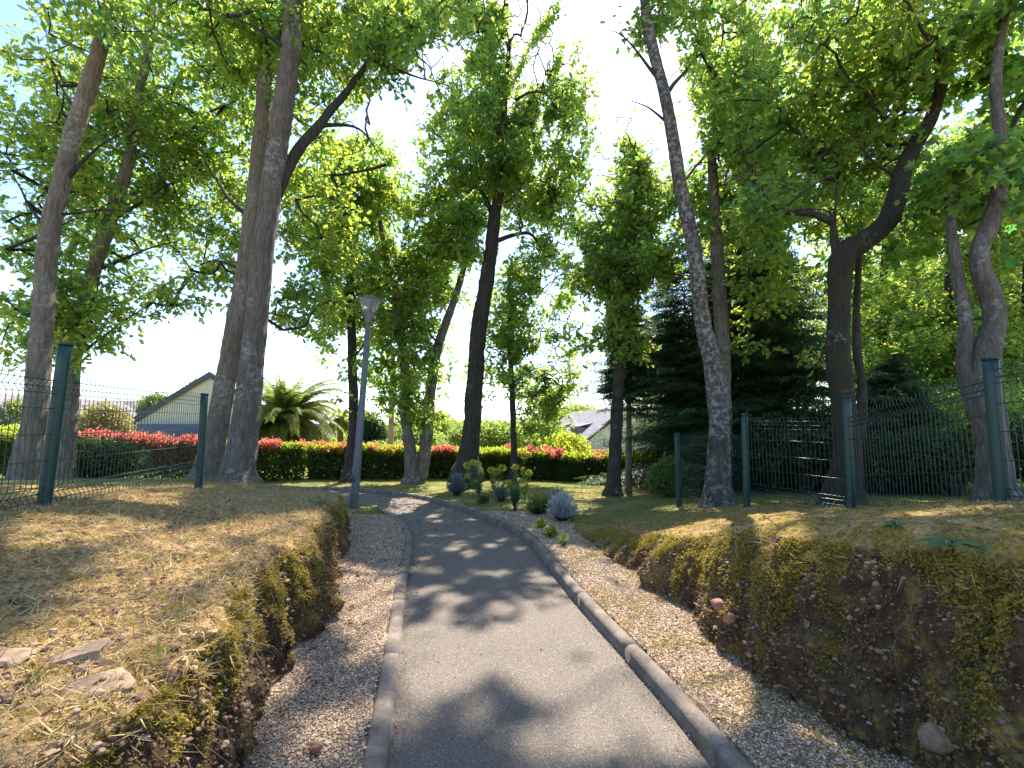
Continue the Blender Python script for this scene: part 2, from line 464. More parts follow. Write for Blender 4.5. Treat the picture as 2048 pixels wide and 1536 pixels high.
Lc = catmull(np.c_[Lg, np.zeros(len(Lg))], NP)[:, :2]; Rc = catmull(np.c_[Rg, np.zeros(len(Rg))], NP)[:, :2]
def offset_curve(c, d):
    t = np.gradient(c, axis=0); t /= np.linalg.norm(t, axis=1)[:, None]
    return c + np.stack([t[:, 1], -t[:, 0]], 1) * d      # + = to the right of travel
def dist_poly(p, c):
    """p (N,2), polyline c -> distance"""
    out = np.full(len(p), 1e9)
    a = c[:-1]; b = c[1:]; d = b - a; L = np.sum(d * d, 1) + 1e-12
    for i in range(0, len(a), 2):
        j = min(i + 1, len(a) - 1)
        A = a[i]; D = b[j] - a[i]; LL = D @ D + 1e-12
        t = np.clip(((p - A) @ D) / LL, 0, 1)
        q = p - A - t[:, None] * D
        out = np.minimum(out, np.sqrt(np.sum(q * q, 1)))
    return out
def in_poly(x, y, poly):
    poly = np.asarray(poly, float); ins = np.zeros(np.shape(x), bool); j = len(poly) - 1
    for i in range(len(poly)):
        xi, yi = poly[i]; xj, yj = poly[j]
        c = ((yi > y) != (yj > y)) & (x < (xj - xi) * (y - yi) / (yj - yi + 1e-12) + xi)
        ins ^= c; j = i
    return ins
PATHPOLY = np.vstack([Lc[::3], Rc[::-3]])

fl = G(*np.array([(505, 1536), (555, 1400), (622, 1290), (662, 1180), (700, 1085)], float).T)[:, :2]
FLy = np.r_[-4, fl[:, 1], 7.6, 8.3, 9.0, 9.7]; FLx = np.r_[-.75, fl[:, 0], -2.75, -3.6, -5.2, -9]
fr = G(*np.array([(1765, 1536), (1535, 1390), (1305, 1195), (1218, 1125), (1150, 1072)], float).T)[:, :2]
FRy = np.r_[-4, fr[:, 1], 8.5]; FRx = np.r_[2.2, fr[:, 0], 1.1]
def footL(y): return np.interp(y, FLy, FLx)
def footR(y): return np.interp(y, FRy, FRx)
CT = np.array([(-1.25, -1, .62), (-1.25, 1, .62), (-1.35, 2, .66), (-1.75, 3.5, .70), (-2.2, 5, .68), (-2.4, 6, .64), (-2.8, 7.2, .56), (-2.5, 1, .78), (-2.5, 2.5, .83), (-3.5, 3.6, .94), (-6, 3, 1.0), (-4.15, 6, .79),
    (-3, 5, .78), (-5, 8, .66), (-3.5, 8.2, .5), (-4.3, 7.3, .70), (-7.1, 6.8, .80), (-9, 9, .6), (-5, 9.2, .4), (-7, 10, .35), (-5, 12.8, .12), (-10, 14, .2), (-2, 14, .12), (0, 12, .1), (-2, 11, .1), (0, 9, .12), (4, -2, 1.), (-5, -2, .9),
    (1.9, -1, 1.02), (2.1, 1, 1.06), (1.95, 2.2, 1.02), (2.8, 2.2, 1.10), (3.5, 3.3, 1.01), (1.8, 3.4, .84), (1.65, 4.4, .56), (1.4, 5.6, .32), (1.25, 7, .14), (1.1, 8.5, .11), (3.8, 5.2, .65), (3.2, 6.3, .5), (3, 8, .24), (4.7, 5.9, .60), (6, 4, .9),
    (3, 10.5, .1), (2.6, 5.2, .55), (8, 8, .4), (8, 12, .2), (2.2, 8, .16), (5, 9, .3), (14, 8, .4), (-14, 6, .8), (-14, 16, .2), (14, 18, .1), (0, 18, .05), (12, 0, 1.), (-12, 0, 1.)])
def tps(r2): return np.where(r2 > 1e-12, 0.5 * r2 * np.log(np.maximum(r2, 1e-12)), 0)
_n = len(CT)
_K = tps(np.sum((CT[:, None, :2] - CT[None, :, :2]) ** 2, -1)) + np.eye(_n) * 0.02
_Pm = np.c_[np.ones(_n), CT[:, :2]]
_A = np.block([[_K, _Pm], [_Pm.T, np.zeros((3, 3))]])
_W = np.linalg.solve(_A, np.r_[CT[:, 2], 0, 0, 0])
def ztop(x, y):
    sh = np.shape(x); x = np.ravel(x); y = np.ravel(y)
    o = np.full(len(x), 0.0)
    xc = np.clip(x, -14, 14); yc = np.clip(y, -2, 18)
    for i in range(0, len(x), 20000):
        s = slice(i, i + 20000)
        r2 = (xc[s, None] - CT[:, 0]) ** 2 + (yc[s, None] - CT[:, 1]) ** 2
        o[s] = tps(r2) @ _W[:_n] + _W[_n] + _W[_n + 1] * xc[s] + _W[_n + 2] * yc[s]
    o = np.clip(o, -.05, 1.15)
    return o.reshape(sh)
def sm(a, b, x):
    t = np.clip((x - a) / (b - a), 0, 1); return t * t * (3 - 2 * t)
def prof(u):      # steep at the foot, rounding over at the crest
    u = np.clip(u, 0, 1); return 1 - (1 - u) ** 2.6
def terrain(x, y):
    """height and zone masks"""
    sh = np.shape(x); x = np.ravel(np.asarray(x, float)); y = np.ravel(np.asarray(y, float))
    p = np.stack([x, y], 1)
    zt = ztop(x, y)
    near = (np.abs(x) < 15) & (y < 15)
    dl = np.full(len(x), 9.); dr = np.full(len(x), 9.); ins = np.zeros(len(x), bool)
    k = np.where(near)[0]
    dl[k] = dist_poly(p[k], Lc); dr[k] = dist_poly(p[k], Rc); ins[k] = in_poly(x[k], y[k], PATHPOLY)
    right = (~ins) & (dr < dl)
    xl = footL(y); xr = footR(y)
    wob = .10 * vnoise(np.stack([y * 2.1, x * 0, y * 0 + 3.3], 1)) + .05 * vnoise(np.stack([y * 7, x * 0, y * 0 + 9.3], 1))
    wl = .26 + 0 * y
    wr = np.interp(y, [0, 2.5, 4.5, 7], [.55, .50, .45, .7])
    ul = (xl + wob - x) / wl; ur = (x - xr - wob) / wr
    SL = prof(ul); SR = prof(ur)
    farw = sm(8.6, 9.8, y)
    SL = SL * (1 - farw) + sm(.1, 1.3, dl) * farw
    SR = SR * (1 - farw) + sm(.1, 1.3, dr) * farw
    S = np.where(right, SR, SL)
    vz = np.where(right, .088, .035)
    z = vz + (zt - vz) * S
    edge = np.minimum(dl, dr)
    z = np.where(ins, -.10, z); z = np.where((~ins) & (edge < .10), -.08, z)
    soil = np.where(right, (ur > .0) & (ur < .62), (ul > -.02) & (ul < .6)) & (y < 9.0) & (zt > .2)
    soil = soil.astype(float)
    gravel = ((~ins) & (np.where(right, ur < 0.0, ul < 0.0)) & (y < 8.4) & (x > -4) & (edge < 1.6)).astype(float)
    lawn = sm(6.5, 9.0, y + .35 * np.abs(x)) * (1 - gravel)
    straw = np.where(x < 0, 1 - sm(.8, 3, -x - 1.2) * .6, .15) * (1 - lawn)
    return [a.reshape(sh) for a in (z, soil, gravel, lawn, straw)]

rows = np.unique(np.concatenate([np.linspace(-60, -3, 12), np.linspace(-3, .8, 60), np.linspace(.8, 4.0, 330), np.linspace(4.0, 8.0, 250), np.linspace(8.0, 16, 170), 16 + np.geomspace(.1, 1400, 60)]))
NB = 46
def row_x(y):
    a = footL(y); b = footR(y)
    ends = np.geomspace(.12, 1400, 54)
    L1 = np.linspace(-5.5 + min(0, a + 3), a - .42, 110)
    L2 = np.linspace(a - .42, a + .14, NB + 20)
    Mi = np.linspace(a + .14, b - .14, 80)
    R1 = np.linspace(b - .14, b + .85, NB + 40)
    R2 = np.linspace(b + .85, 6.5, 110)
    return np.concatenate([(L1[0] - ends)[::-1], L1[:-1], L2[:-1], Mi[:-1], R1[:-1], R2, 6.5 + ends])
X = np.stack([row_x(y) for y in rows]); Yg = np.repeat(rows[:, None], X.shape[1], 1)
Zg, so, gv, lw, stw = terrain(X, Yg)
Pg = np.stack([X, Yg, Zg], -1)
du = np.gradient(Pg, axis=1); dv = np.gradient(Pg, axis=0)
Ng = np.cross(du, dv); Ng /= np.linalg.norm(Ng, axis=-1)[..., None] + 1e-12
steep = 1 - np.clip(Ng[..., 2], 0, 1)
nearm = ((Yg > -2) & (Yg < 16) & (np.abs(X) < 9)).astype(float)
bare = (1 - (Zg < -.02)) * nearm
q = Pg
groove = vnoise(np.stack([Yg * 5.5, X * 2, Zg * 1.2], -1))
disp = steep * (.13 * groove + .08 * fbm(q * 6, 2) + .055 * fbm(q * 17, 2) + .03 * fbm(q * 41, 2)) * (Yg < 9)
disp += (.018 * fbm(q * 3.2, 2) + .014 * fbm(q * 14, 2) + .008 * fbm(q * 42, 2)) * (1 - .75 * gv) * (1 - .5 * lw)
disp *= bare * np.where(gv > .5, .35, 1.0)
Pg = Pg + Ng * disp[..., None]
Pg[..., 2] = np.where(Zg < -.02, Zg, Pg[..., 2])
# land beyond the hedge drops a little, with a low hill far away
far = sm(17, 60, Yg); Pg[..., 2] -= far * .4
Pg[..., 2] += sm(120, 420, np.hypot(X, Yg)) * 9 * (1 + .5 * vnoise(np.stack([X * .01, Yg * .01, X * 0], -1)))
soil_n = np.clip(so * 1.0 * sm(.10, .45, steep) + .25 * so + .0, 0, 1)
soil_n *= sm(-.45, .1, fbm(q * 4.5, 3) + .25)
ground = struct('ground', [(Pg.reshape(-1, 3), [grid_faces(*X.shape)], 0,
    {'soil': soil_n.ravel(), 'gravel': gv.ravel(), 'lawn': lw.ravel(), 'straw': stw.ravel()})], M['ground'])
def surf(x, y):
    """displaced surface under given points is close enough to this"""
    z, s, g, l_, st = terrain(x, y)
    return z + .018 * fbm(np.stack([x, y, z], -1) * 3.2, 2) * (1 - .75 * g)

# asphalt path
nc = 17
tt = np.linspace(0, 1, nc)
PV = Lc[:, None] * (1 - tt)[None, :, None] + Rc[:, None] * tt[None, :, None]
pz = .012 * (1 - (2 * tt - 1) ** 2)[None, :] + .004 * vnoise(np.concatenate([PV * 1.7, np.zeros(PV.shape[:2] + (1,))], -1))
struct('path', [(np.concatenate([PV, pz[..., None]], -1).reshape(-1, 3), [grid_faces(NP, nc)[:, ::-1]], 0)], M['asphalt'])
# kerbs: rows of concrete pieces with narrow joints
def kerb(name, c, side, z0, h, w):
    prof_ = np.array([(-.012, -.12), (-.004, h * .72), (.020, h * .96), (.045, h), (w - .02, h), (w, h - .015), (w + .004, -.12)])
    seg = np.linalg.norm(np.diff(c, axis=0), axis=1); cum = np.r_[0, np.cumsum(seg)]
    parts = []
    L = 1.0; nseg = int(cum[-1] / L)
    for i in range(nseg):
        s = np.linspace(i * L + .002, (i + 1) * L - .002, 12)
        cx = np.interp(s, cum, c[:, 0]); cy = np.interp(s, cum, c[:, 1])
        cc = np.stack([cx, cy], 1); t = np.gradient(cc, axis=0); t /= np.linalg.norm(t, axis=1)[:, None]
        nn = np.stack([t[:, 1], -t[:, 0]], 1) * side
        jz = random.uniform(-.005, .005); jx = random.uniform(-.004, .004)
        V = np.concatenate([cc[:, None] + nn[:, None] * (prof_[:, 0] + jx)[None, :, None], np.broadcast_to(z0 + prof_[:, 1] + jz, (12, len(prof_)))[..., None]], -1)
        V[..., 2] += .004 * vnoise(V * 9); V = V.reshape(-1, 3)
        k = len(prof_)
        fs = [grid_faces(12, k), np.arange(k)[None, ::-1], 11 * k + np.arange(k)[None]]
        if side > 0: fs = [f[:, ::-1] for f in fs]
        parts.append((V, fs, 0))
    return struct(name, parts, M['kerb'])
kerb('kerb', Rc, 1, 0, .10, .09)
kerb('kerb', Lc, -1, 0, .045, .10)

exec_later = []
# ------------------------------------------------------------------ loose stuff on the ground
def pick(n, xa, xb, ya, yb, cond):
    x = rng.uniform(xa, xb, n); y = rng.uniform(ya, yb, n)
    z, s, g, l_, st = terrain(x, y)
    k = cond(x, y, z, s, g, l_, st)
    return x[k], y[k], z[k], s[k], g[k]
OCT = np.array([(1, 0, 0), (0, 1, 0), (-1, 0, 0), (0, -1, 0), (0, 0, 1), (0, 0, -1)], float)
OCF = np.array([(0, 1, 4), (1, 2, 4), (2, 3, 4), (3, 0, 4), (1, 0, 5), (2, 1, 5), (3, 2, 5), (0, 3, 5)])
def pebbles(pos, size):
    N = len(pos)
    S = size[:, None, None] * rng.uniform(.55, 1.3, (N, 1, 3)) * np.array([1, 1, .65])
    v = OCT[None] * S * rng.uniform(.75, 1.25, (N, 6, 1))
    a = rng.uniform(0, 6.28, N); c, s = np.cos(a)[:, None], np.sin(a)[:, None]
    v = np.stack([v[..., 0] * c - v[..., 1] * s, v[..., 0] * s + v[..., 1] * c, v[..., 2]], -1)
    V = pos[:, None] + v
    return V.reshape(-1, 3), [(np.arange(N)[:, None, None] * 6 + OCF[None]).reshape(-1, 3)], {'tint': np.repeat(rng.random(N), 6)}
_g = (1 + 5 ** .5) / 2
ICV = np.array([(-1, _g, 0), (1, _g, 0), (-1, -_g, 0), (1, -_g, 0), (0, -1, _g), (0, 1, _g), (0, -1, -_g), (0, 1, -_g), (_g, 0, -1), (_g, 0, 1), (-_g, 0, -1), (-_g, 0, 1)]) / 1.9
ICF = np.array([(0, 11, 5), (0, 5, 1), (0, 1, 7), (0, 7, 10), (0, 10, 11), (1, 5, 9), (5, 11, 4), (11, 10, 2), (10, 7, 6), (7, 1, 8), (3, 9, 4), (3, 4, 2), (3, 2, 6), (3, 6, 8), (3, 8, 9), (4, 9, 5), (2, 4, 11), (6, 2, 10), (8, 6, 7), (9, 8, 1)])
def clods(pos, size):
    N = len(pos)
    v = ICV[None] * (size[:, None, None] * rng.uniform(.6, 1.25, (N, 1, 3)) * np.array([1, 1, .7])) * rng.uniform(.78, 1.2, (N, 12, 1))
    a = rng.uniform(0, 6.28, N); c, s = np.cos(a)[:, None], np.sin(a)[:, None]
    v = np.stack([v[..., 0] * c - v[..., 1] * s, v[..., 0] * s + v[..., 1] * c, v[..., 2]], -1)
    return (pos[:, None] + v).reshape(-1, 3), [(np.arange(N)[:, None, None] * 12 + ICF[None]).reshape(-1, 3)], {'tint': np.repeat(rng.random(N), 12)}
def pebble_mat(name, stops):
    m, n, l, b = mat(name)
    a = n.new("ShaderNodeAttribute"); a.attribute_name = 'tint'
    l.new(ramp(n, l, a.outputs["Fac"], stops), b.inputs["Base Color"]); b.inputs["Roughness"].default_value = .85
    return m
M['pebble'] = pebble_mat('pebble', [(0, (.12, .07, .04)), (.35, (.29, .19, .12)), (.7, (.47, .34, .225)), (1, (.66, .56, .43))])
M['clod'] = pebble_mat('clod', [(0, (.07, .04, .022)), (.5, (.19, .115, .068)), (1, (.38, .27, .18))])
# gravel verges
xs = []; ps = []
x, y, z, s, g = pick(230000, -3, 2.3, .9, 4.6, lambda x, y, z, s, g, l_, st: g > .5)
sz = rng.uniform(.0035, .0085, len(x)); ps.append(np.stack([x, y, z + .004], 1)); xs.append(sz)
x, y, z, s, g = pick(110000, -3, 2.3, 4.6, 8.3, lambda x, y, z, s, g, l_, st: g > .5)
sz = rng.uniform(.006, .011, len(x)); ps.append(np.stack([x, y, z + .004], 1)); xs.append(sz)
v, f, a = pebbles(np.vstack(ps), np.concatenate(xs))
tag(build('gravel', [(v, f, 0, a)], M['pebble'], smooth=False), 'pinkish fine gravel on the strips between kerbs and earth banks', 'gravel', kind='stuff')
# small stones and clods on the banks and a few strewn on the asphalt
x, y, z, s, g = pick(60000, -4.5, 4.5, .8, 8, lambda x, y, z, s, g, l_, st: (g < .5) & (z > .05) & ((s > .5) | (rng.random(len(x)) < np.where(x < 0, .42 * np.exp(-((x + 1.6) / 1.3) ** 2), .08))))
sz = rng.gamma(2.0, .0048, len(x)) + .003
sz = np.minimum(sz, rng.uniform(.012, .019, len(sz))); v, f, a = clods(np.stack([x, y, surf(x, y) + sz * .15], 1), sz)
tag(build('small_stones', [(v, f, 0, a)], M['clod'], smooth=False), 'small stones and earth crumbs strewn over both banks', 'stones', kind='stuff')
x, y, z, s, g = pick(150000, .6, 2.3, .9, 7.5, lambda x, y, z, s, g, l_, st: (g > .5) & (x > .3) & (fbm(np.stack([x * 4, y * 4, x * 0], 1), 3) > rng.uniform(-.1, .35, len(x))))
N = len(x); v, f, a = leaves(np.stack([x, y, z + .003], 1), rnd_dirs(N, .9, 1), rnd_dirs(N), rng.uniform(.006, .014, N), 'oval', fold=.2)
tag(build('moss', [(v, f, 0, a)], M['moss_blade'], smooth=False), 'moss creeping between the gravel of the right hand strip', 'moss', kind='stuff')
# straw and dead stalks lying about
def lying(x, y, z, L, kind, upz, matname, name, label, cat, wscale=1.0):
    N = len(x); d = rnd_dirs(N, upz, .45)
    v, f, a = leaves(np.stack([x, y, z], 1), d, rnd_dirs(N), L, kind, fold=0, curl=.15)
    return (v, f, 0, a)
x, y, z, s, g = pick(240000, -4.6, -1.0, .8, 7.5, lambda x, y, z, s, g, l_, st: (g < .5) & (z > .1) & (s < .5) & (rng.random(len(x)) < .35 + .65 * np.exp(-((x + 1.6) / 1.2) ** 2)))
a1 = lying(x, y, surf(x, y), rng.uniform(.02, .085, len(x)), 'blade', .12, 0, 0, 0, 0)
x, y, z, s, g = pick(40000, 1.2, 5, .8, 8, lambda x, y, z, s, g, l_, st: (g < .5) & (z > .1) & (rng.random(len(x)) < np.where(s > .5, .12, .5)))
a2 = lying(x, y, surf(x, y), rng.uniform(.015, .05, len(x)), 'blade', .12, 0, 0, 0, 0)
tag(build('dry_straw', [a1, a2], M['straw'], smooth=False), 'dead straw and stalks matted over the tops of the banks', 'straw', kind='stuff')
x, y, z, s, g = pick(260000, -5, 5.2, .8, 8.5, lambda x, y, z, s, g, l_, st: (g < .5) & (z > .05) & (vnoise(np.stack([x * 3, y * 3, x * 0], 1)) + np.where(x > 0, .45, .0) > rng.uniform(-.4, .5, len(x))))
N = len(x)
v, f, a = leaves(np.stack([x, y, surf(x, y) - .002], 1), rnd_dirs(N, 1.0, 1), rnd_dirs(N), rng.uniform(.008, .024, N) , 'blade', fold=0, curl=.2)
T0 = v.reshape(-1, 3, 3); c0 = T0[:, :2].mean(1, keepdims=True); T0[:, :2] = c0 + (T0[:, :2] - c0) * 2.6; v = T0.reshape(-1, 3)
tag(build('moss', [(v, f, 0, a)], M['moss_blade'], smooth=False), 'yellow green moss carpeting the tops of the banks', 'moss', kind='stuff')
# lawn grass
x, y, z, s, g = pick(330000, -9, 9, 6.5, 15, lambda x, y, z, s, g, l_, st: (g < .5) & (z > -.02) & (rng.random(len(x)) < l_))
N = len(x)
v, f, a = leaves(np.stack([x, y, z], 1), rnd_dirs(N, 1.6, 1), rnd_dirs(N), rng.uniform(.02, .05, N), 'blade', fold=0, curl=.3)
tag(build('grass', [(v, f, 0, a)], M['grass_blade'], smooth=False), 'short half dry lawn grass in front of the hedge', 'grass', kind='stuff')
x, y, z, s, g = pick(3200, -5, 5.5, .9, 8, lambda x, y, z, s, g, l_, st: (g < .5) & (z > .08) & (rng.random(len(x)) < .28))
k_ = np.repeat(np.arange(len(x)), 14); N = len(k_); hs = rng.uniform(.02, .085, len(x))
tx = x[k_] + rng.normal(0, .012, N); ty = y[k_] + rng.normal(0, .012, N)
v, f, a = leaves(np.stack([tx, ty, surf(tx, ty) - .004], 1), rnd_dirs(N, 1.5, 1), rnd_dirs(N), hs[k_] * rng.uniform(.6, 1.2, N), 'blade', fold=0, curl=.35)
tag(build('grass', [(v, f, 0, a)], M['grass_blade'], smooth=False), 'thin grass tufts growing out of moss on both banks', 'grass', kind='stuff')
nq = 5200; ii = rng.integers(10, NP - 60, nq); sdq = rng.random(nq) < .55; of_ = rng.exponential(.045, nq) + .012
tq = rng.uniform(0, 1, nq); pL = Lc[ii] * (1 - tq[:, None]) + Lc[np.minimum(ii + 1, NP - 1)] * tq[:, None]; pR = Rc[ii] * (1 - tq[:, None]) + Rc[np.minimum(ii + 1, NP - 1)] * tq[:, None]
dLR = pR - pL; wLR = np.linalg.norm(dLR, axis=1)[:, None]; dLR = dLR / wLR
pq = np.where(sdq[:, None], pL + dLR * of_[:, None], pR - dLR * of_[:, None]); wide = rng.random(nq) < .07; pq[wide] = (pL + dLR * wLR * rng.random((nq, 1)))[wide]
sz = rng.uniform(.002, .006, nq); v, f, a = pebbles(np.c_[pq, .012 + sz * .3], sz)
tag(build('grit', [(v, f, 0, a)], M['clod'], smooth=False), 'grit and crumbs gathered along the edges of the asphalt', 'grit', kind='stuff')
# dead leaves
parts = []
x, y, z, s, g = pick(14000, -5, 5, .9, 11, lambda x, y, z, s, g, l_, st: (rng.random(len(x)) < np.where((x > -1.0) & (x < .9) & (y < 7), .02, .5)))
N = len(x); zz = np.where(z < -.02, .012, surf(x, y)) + .005
v, f, a = leaves(np.stack([x, y, zz], 1), rnd_dirs(N, .1, .3), np.array([0, 0, 1.]) + .5 * rng.normal(size=(N, 3)), rng.uniform(.02, .06, N), 'oval')
tag(build('dead_leaves', [(v, f, 0, a)], M['dry_leaf'], smooth=False), 'fallen brown leaves scattered over banks, gravel and path', 'fallen leaves', kind='stuff')
# crumbs, moss and roots on the cut faces, placed on the real surface of the ground mesh
_fm = (so > .5) & (Yg > .7) & (Yg < 7.8) & (Zg > .06)
FP_ = Pg[_fm]; FN_ = Ng[_fm].copy(); FN_[FN_[:, 2] < 0] *= -1; FZ_ = (Zg / np.maximum(ztop(X, Yg), .2))[_fm]; FY_ = Yg[_fm]
FW_ = 1 / (.5 + FY_); FW_ = FW_ * 0 + 1.0
def facepts(n, cond=None):
    k = rng.integers(0, len(FP_), n)
    if cond is not None: k = k[cond(FP_[k], FN_[k], FZ_[k])]
    return FP_[k] + rng.normal(0, .006, (len(k), 3)), FN_[k], FZ_[k]
p_, n_, z_ = facepts(42000, lambda p, n, z: rng.random(len(p)) < 1.15 - z)
sz = rng.gamma(1.6, .0042, len(p_)) + .0015
sz = np.minimum(sz, rng.uniform(.009, .016, len(sz))); v, f, a = clods(p_ + n_ * (sz * .1)[:, None], sz)
a['tint'] = a['tint'] ** 1.6 * .8
tag(build('soil_crumbs', [(v, f, 0, a)], M['clod'], smooth=False), 'crumbling soil and small stones on the cut faces of the banks', 'earth', kind='stuff')
p_, n_, z_ = facepts(420000, lambda p, n, z: (fbm(p * np.array([5, 7, 2.2]) + 4, 3) + .95 * (z - .62) > rng.uniform(-.05, .22, len(p))))
N = len(p_)
d = n_ * .8 + np.array([0, 0, -.45]) + rng.normal(0, .5, (N, 3))
v, f, a = leaves(p_ + n_ * rng.uniform(0, .012, (N, 1)), d, rnd_dirs(N), rng.uniform(.006, .018, N), 'oval', fold=.2)
tag(build('moss', [(v, f, 0, a)], M['moss_blade'], smooth=False), 'moss tassels draped over the broken edges of both banks', 'moss', kind='stuff')
p_, n_, z_ = facepts(9000, lambda p, n, z: (z > .45) & (rng.random(len(p)) < np.where(p[:, 0] < 0, .30, .13)))
N = len(p_); L_ = rng.uniform(.03, .20, N)[:, None]
dn = n_ * rng.uniform(.05, .5, (N, 1)) + np.array([0, 0, -1.]) + rng.normal(0, .35, (N, 3))
b_ = p_ + dn * L_; m_ = (p_ + b_) / 2 + n_ * .012 + rng.normal(0, .012, (N, 3)); r_ = rng.uniform(.0006, .0017, N)
v, f = seg_tubes(p_, b_, r_, r_ * .5, 3, m_)
tag(build('hanging_roots', [(v, f, 0)], M['root']), 'fine roots hanging out of the cut faces of the banks', 'roots', kind='stuff')
p_, n_, z_ = facepts(26000, lambda p, n, z: (z > .80) & (rng.random(len(p)) < np.where(p[:, 0] < 0, .55, .18)))
N = len(p_)
v, f, a = leaves(p_, n_ * .6 + rng.normal(0, .5, (N, 3)) + np.array([0, 0, -.3]), rnd_dirs(N), rng.uniform(.03, .11, N), 'blade', fold=0, curl=.5)
tag(build('dry_straw', [(v, f, 0, a)], M['straw'], smooth=False), 'dead grass flopping over the rims of the banks', 'straw', kind='stuff')

# single rocks
def rock(name, c, s, rot, matname, label, cat='rock', group=None, seed=0, flat=False):
    u = np.linspace(0, np.pi, 22); w = np.linspace(0, 2 * np.pi, 32, endpoint=False)
    d = np.stack([np.sin(u)[:, None] * np.cos(w), np.sin(u)[:, None] * np.sin(w), np.cos(u)[:, None] * np.ones(32)], -1)
    e = 0.28
    d = np.sign(d) * np.abs(d) ** e if flat else np.sign(d) * np.abs(d) ** .8
    r = 1 + .26 * fbm(d * 1.3 + seed * 3.1, 2) + .06 * vnoise(d * 5 + seed) + .03 * vnoise(d * 14 + seed)
    v = (d * r[..., None] * np.array(s)).reshape(-1, 3)
    from mathutils import Euler
    m = np.array(Euler(rot).to_matrix())
    o = build(name, [(v @ m.T, [grid_faces(22, 32, True)], 0)], M[matname], loc=c)
    return tag(o, label, cat, group)
def onb(px, py, z=.72):
    for _ in range(6):
        g_ = G(px, py, z); z = float(surf(np.array([g_[0]]), np.array([g_[1]]))[0])
    return g_
for (px, py, s, ro, lab, sd) in [
    (142, 1312, (.105, .055, .028), (.12, -.22, .35), 'flat lichen speckled stone slab lying highest on the left bank', 1),
    (196, 1372, (.085, .065, .022), (.25, -.1, .8), 'smooth flat stone slab just below the speckled one on the left bank', 2),
    (8, 1318, (.07, .05, .03), (.1, .1, .2), 'stone slab cut by the left edge of the photo', 3),
    (330, 1180, (.02, .015, .012), (0, 0, .5), 'small pale stone on the straw of the left bank', 4)]:
    g_ = onb(px, py); rock('rock', (g_[0], g_[1], g_[2] - .012), s, ro, 'stone', lab, 'rock', seed=sd, flat=True)
for i, (px, py, s, lab) in enumerate([
    (652, 1165, .045, 'reddish lump of rock at the foot of the left bank, left of its two neighbours'),
    (672, 1172, .035, 'reddish rock nearest the gravel at the foot of the left bank'),
    (655, 1193, .030, 'lowest reddish rock of the three at the foot of the left bank'),
    (632, 1500, .03, 'lone brown stone lying on the gravel at the bottom of the photo')]):
    g_ = G(px, py, .05); rock('rock', (g_[0], g_[1], g_[2] + s * .4), (s, s * .8, s * .7), (.3 * i, .4, i), 'red_stone', lab, 'rock', seed=5 + i)
for i, (px, py, s, lab) in enumerate([
    (1443, 1212, .055, 'round reddish stone stuck out of the right bank under the mossy overhang'),
    (1460, 1235, .05, 'larger reddish stone below the round one in the right bank'),
    (1772, 1305, .022, 'pale angular stone in the middle of the shaded right bank'),
    (2010, 1345, .045, 'long whitish stone in the right bank at the edge of the photo'),
    (1755, 1408, .022, 'orange brown stone low in the shaded right bank'),
    (1875, 1478, .06, 'broad grey stone low in the right bank near the bottom corner')]):
    lo, hi = 1.2, 6.0          # first hit of the viewing ray with the bank
    d = ray(px, py); ts = np.linspace(.8, 6, 500); q_ = d[None] * ts[:, None] + [0, 0, EYE]
    zs = surf(q_[:, 0], q_[:, 1]); k = int(np.argmax(q_[:, 2] < zs)); q0 = q_[k]
    rock('rock', q0, (s * (1.8 if i == 3 else 1.15), s * .8, s * .7), (.2 * i, .3, i * 1.3), 'red_stone' if i in (0, 1, 4) else 'stone', lab, 'rock', seed=11 + i)

# ------------------------------------------------------------------ street lamp
lb = G(708, 1012, .09)
LY = lb[1]
ltop = P(736.5, 646, LY)
lamp = empty('street_lamp', lb, 'slightly leaning grey lamp post with an inverted cone lantern beside the bend of the path', 'street lamp')
ax = ltop - lb; H = np.linalg.norm(ax); axn = ax / H
def lathe(profile, n=32):
    a = np.linspace(0, 2 * np.pi, n, endpoint=False); pr = np.array(profile, float)
    t = axn; e1 = np.cross(t, [0, 1, 0]); e1 /= np.linalg.norm(e1); e2 = np.cross(t, e1)
    V = (t * pr[:, 1][:, None])[:, None] + pr[:, 0][:, None, None] * (e1 * np.cos(a)[:, None] + e2 * np.sin(a)[:, None])[None]
    return V.reshape(-1, 3), [grid_faces(len(pr), n, True)]
build('pole', [(*lathe([(.0, -.25), (.085, -.25), (.082, .0), (.072, 1.0), (.070, 1.02), (.052, H - .02), (0.0, H - .018)]), 0)], M['lamp_metal'], parent=lamp)
build('access_door', [(*box((0.0, -.079, .62), (.07, .012, .3)), 0)], M['lamp_metal'], parent=lamp)
hb = H
hh = (646 - 596) / F * LY * 1.02
neck = build('lantern_neck', [(*lathe([(0, hb - .03), (.058, hb - .03), (.062, hb), (.118, hb + hh * .42), (.112, hb + hh * .42 + .004), (0, hb + hh * .42 + .004)]), 0)], M['lamp_dark'], parent=lamp)
gl = build('lantern_glass', [(*lathe([(.116, hb + hh * .42 + .006), (.235, hb + hh * .95), (.231, hb + hh * .95), (.113, hb + hh * .42 + .009)]), 0)], M['lamp_glass'], parent=lamp)
build('lantern_lid', [(*lathe([(0, hb + hh * .93), (.20, hb + hh * .93), (.245, hb + hh * .955), (.25, hb + hh * .98), (.16, hb + hh * 1.05), (.05, hb + hh * 1.08), (.03, hb + hh * 1.12), (0, hb + hh * 1.12)]), 0)], M['lamp_dark'], parent=lamp)
build('reflector', [(*lathe([(0.0, hb + hh * .45), (.03, hb + hh * .45), (.035, hb + hh * .62), (.12, hb + hh * .72), (.19, hb + hh * .90), (0, hb + hh * .92)]), 0)], M['lamp_dark'], parent=lamp)
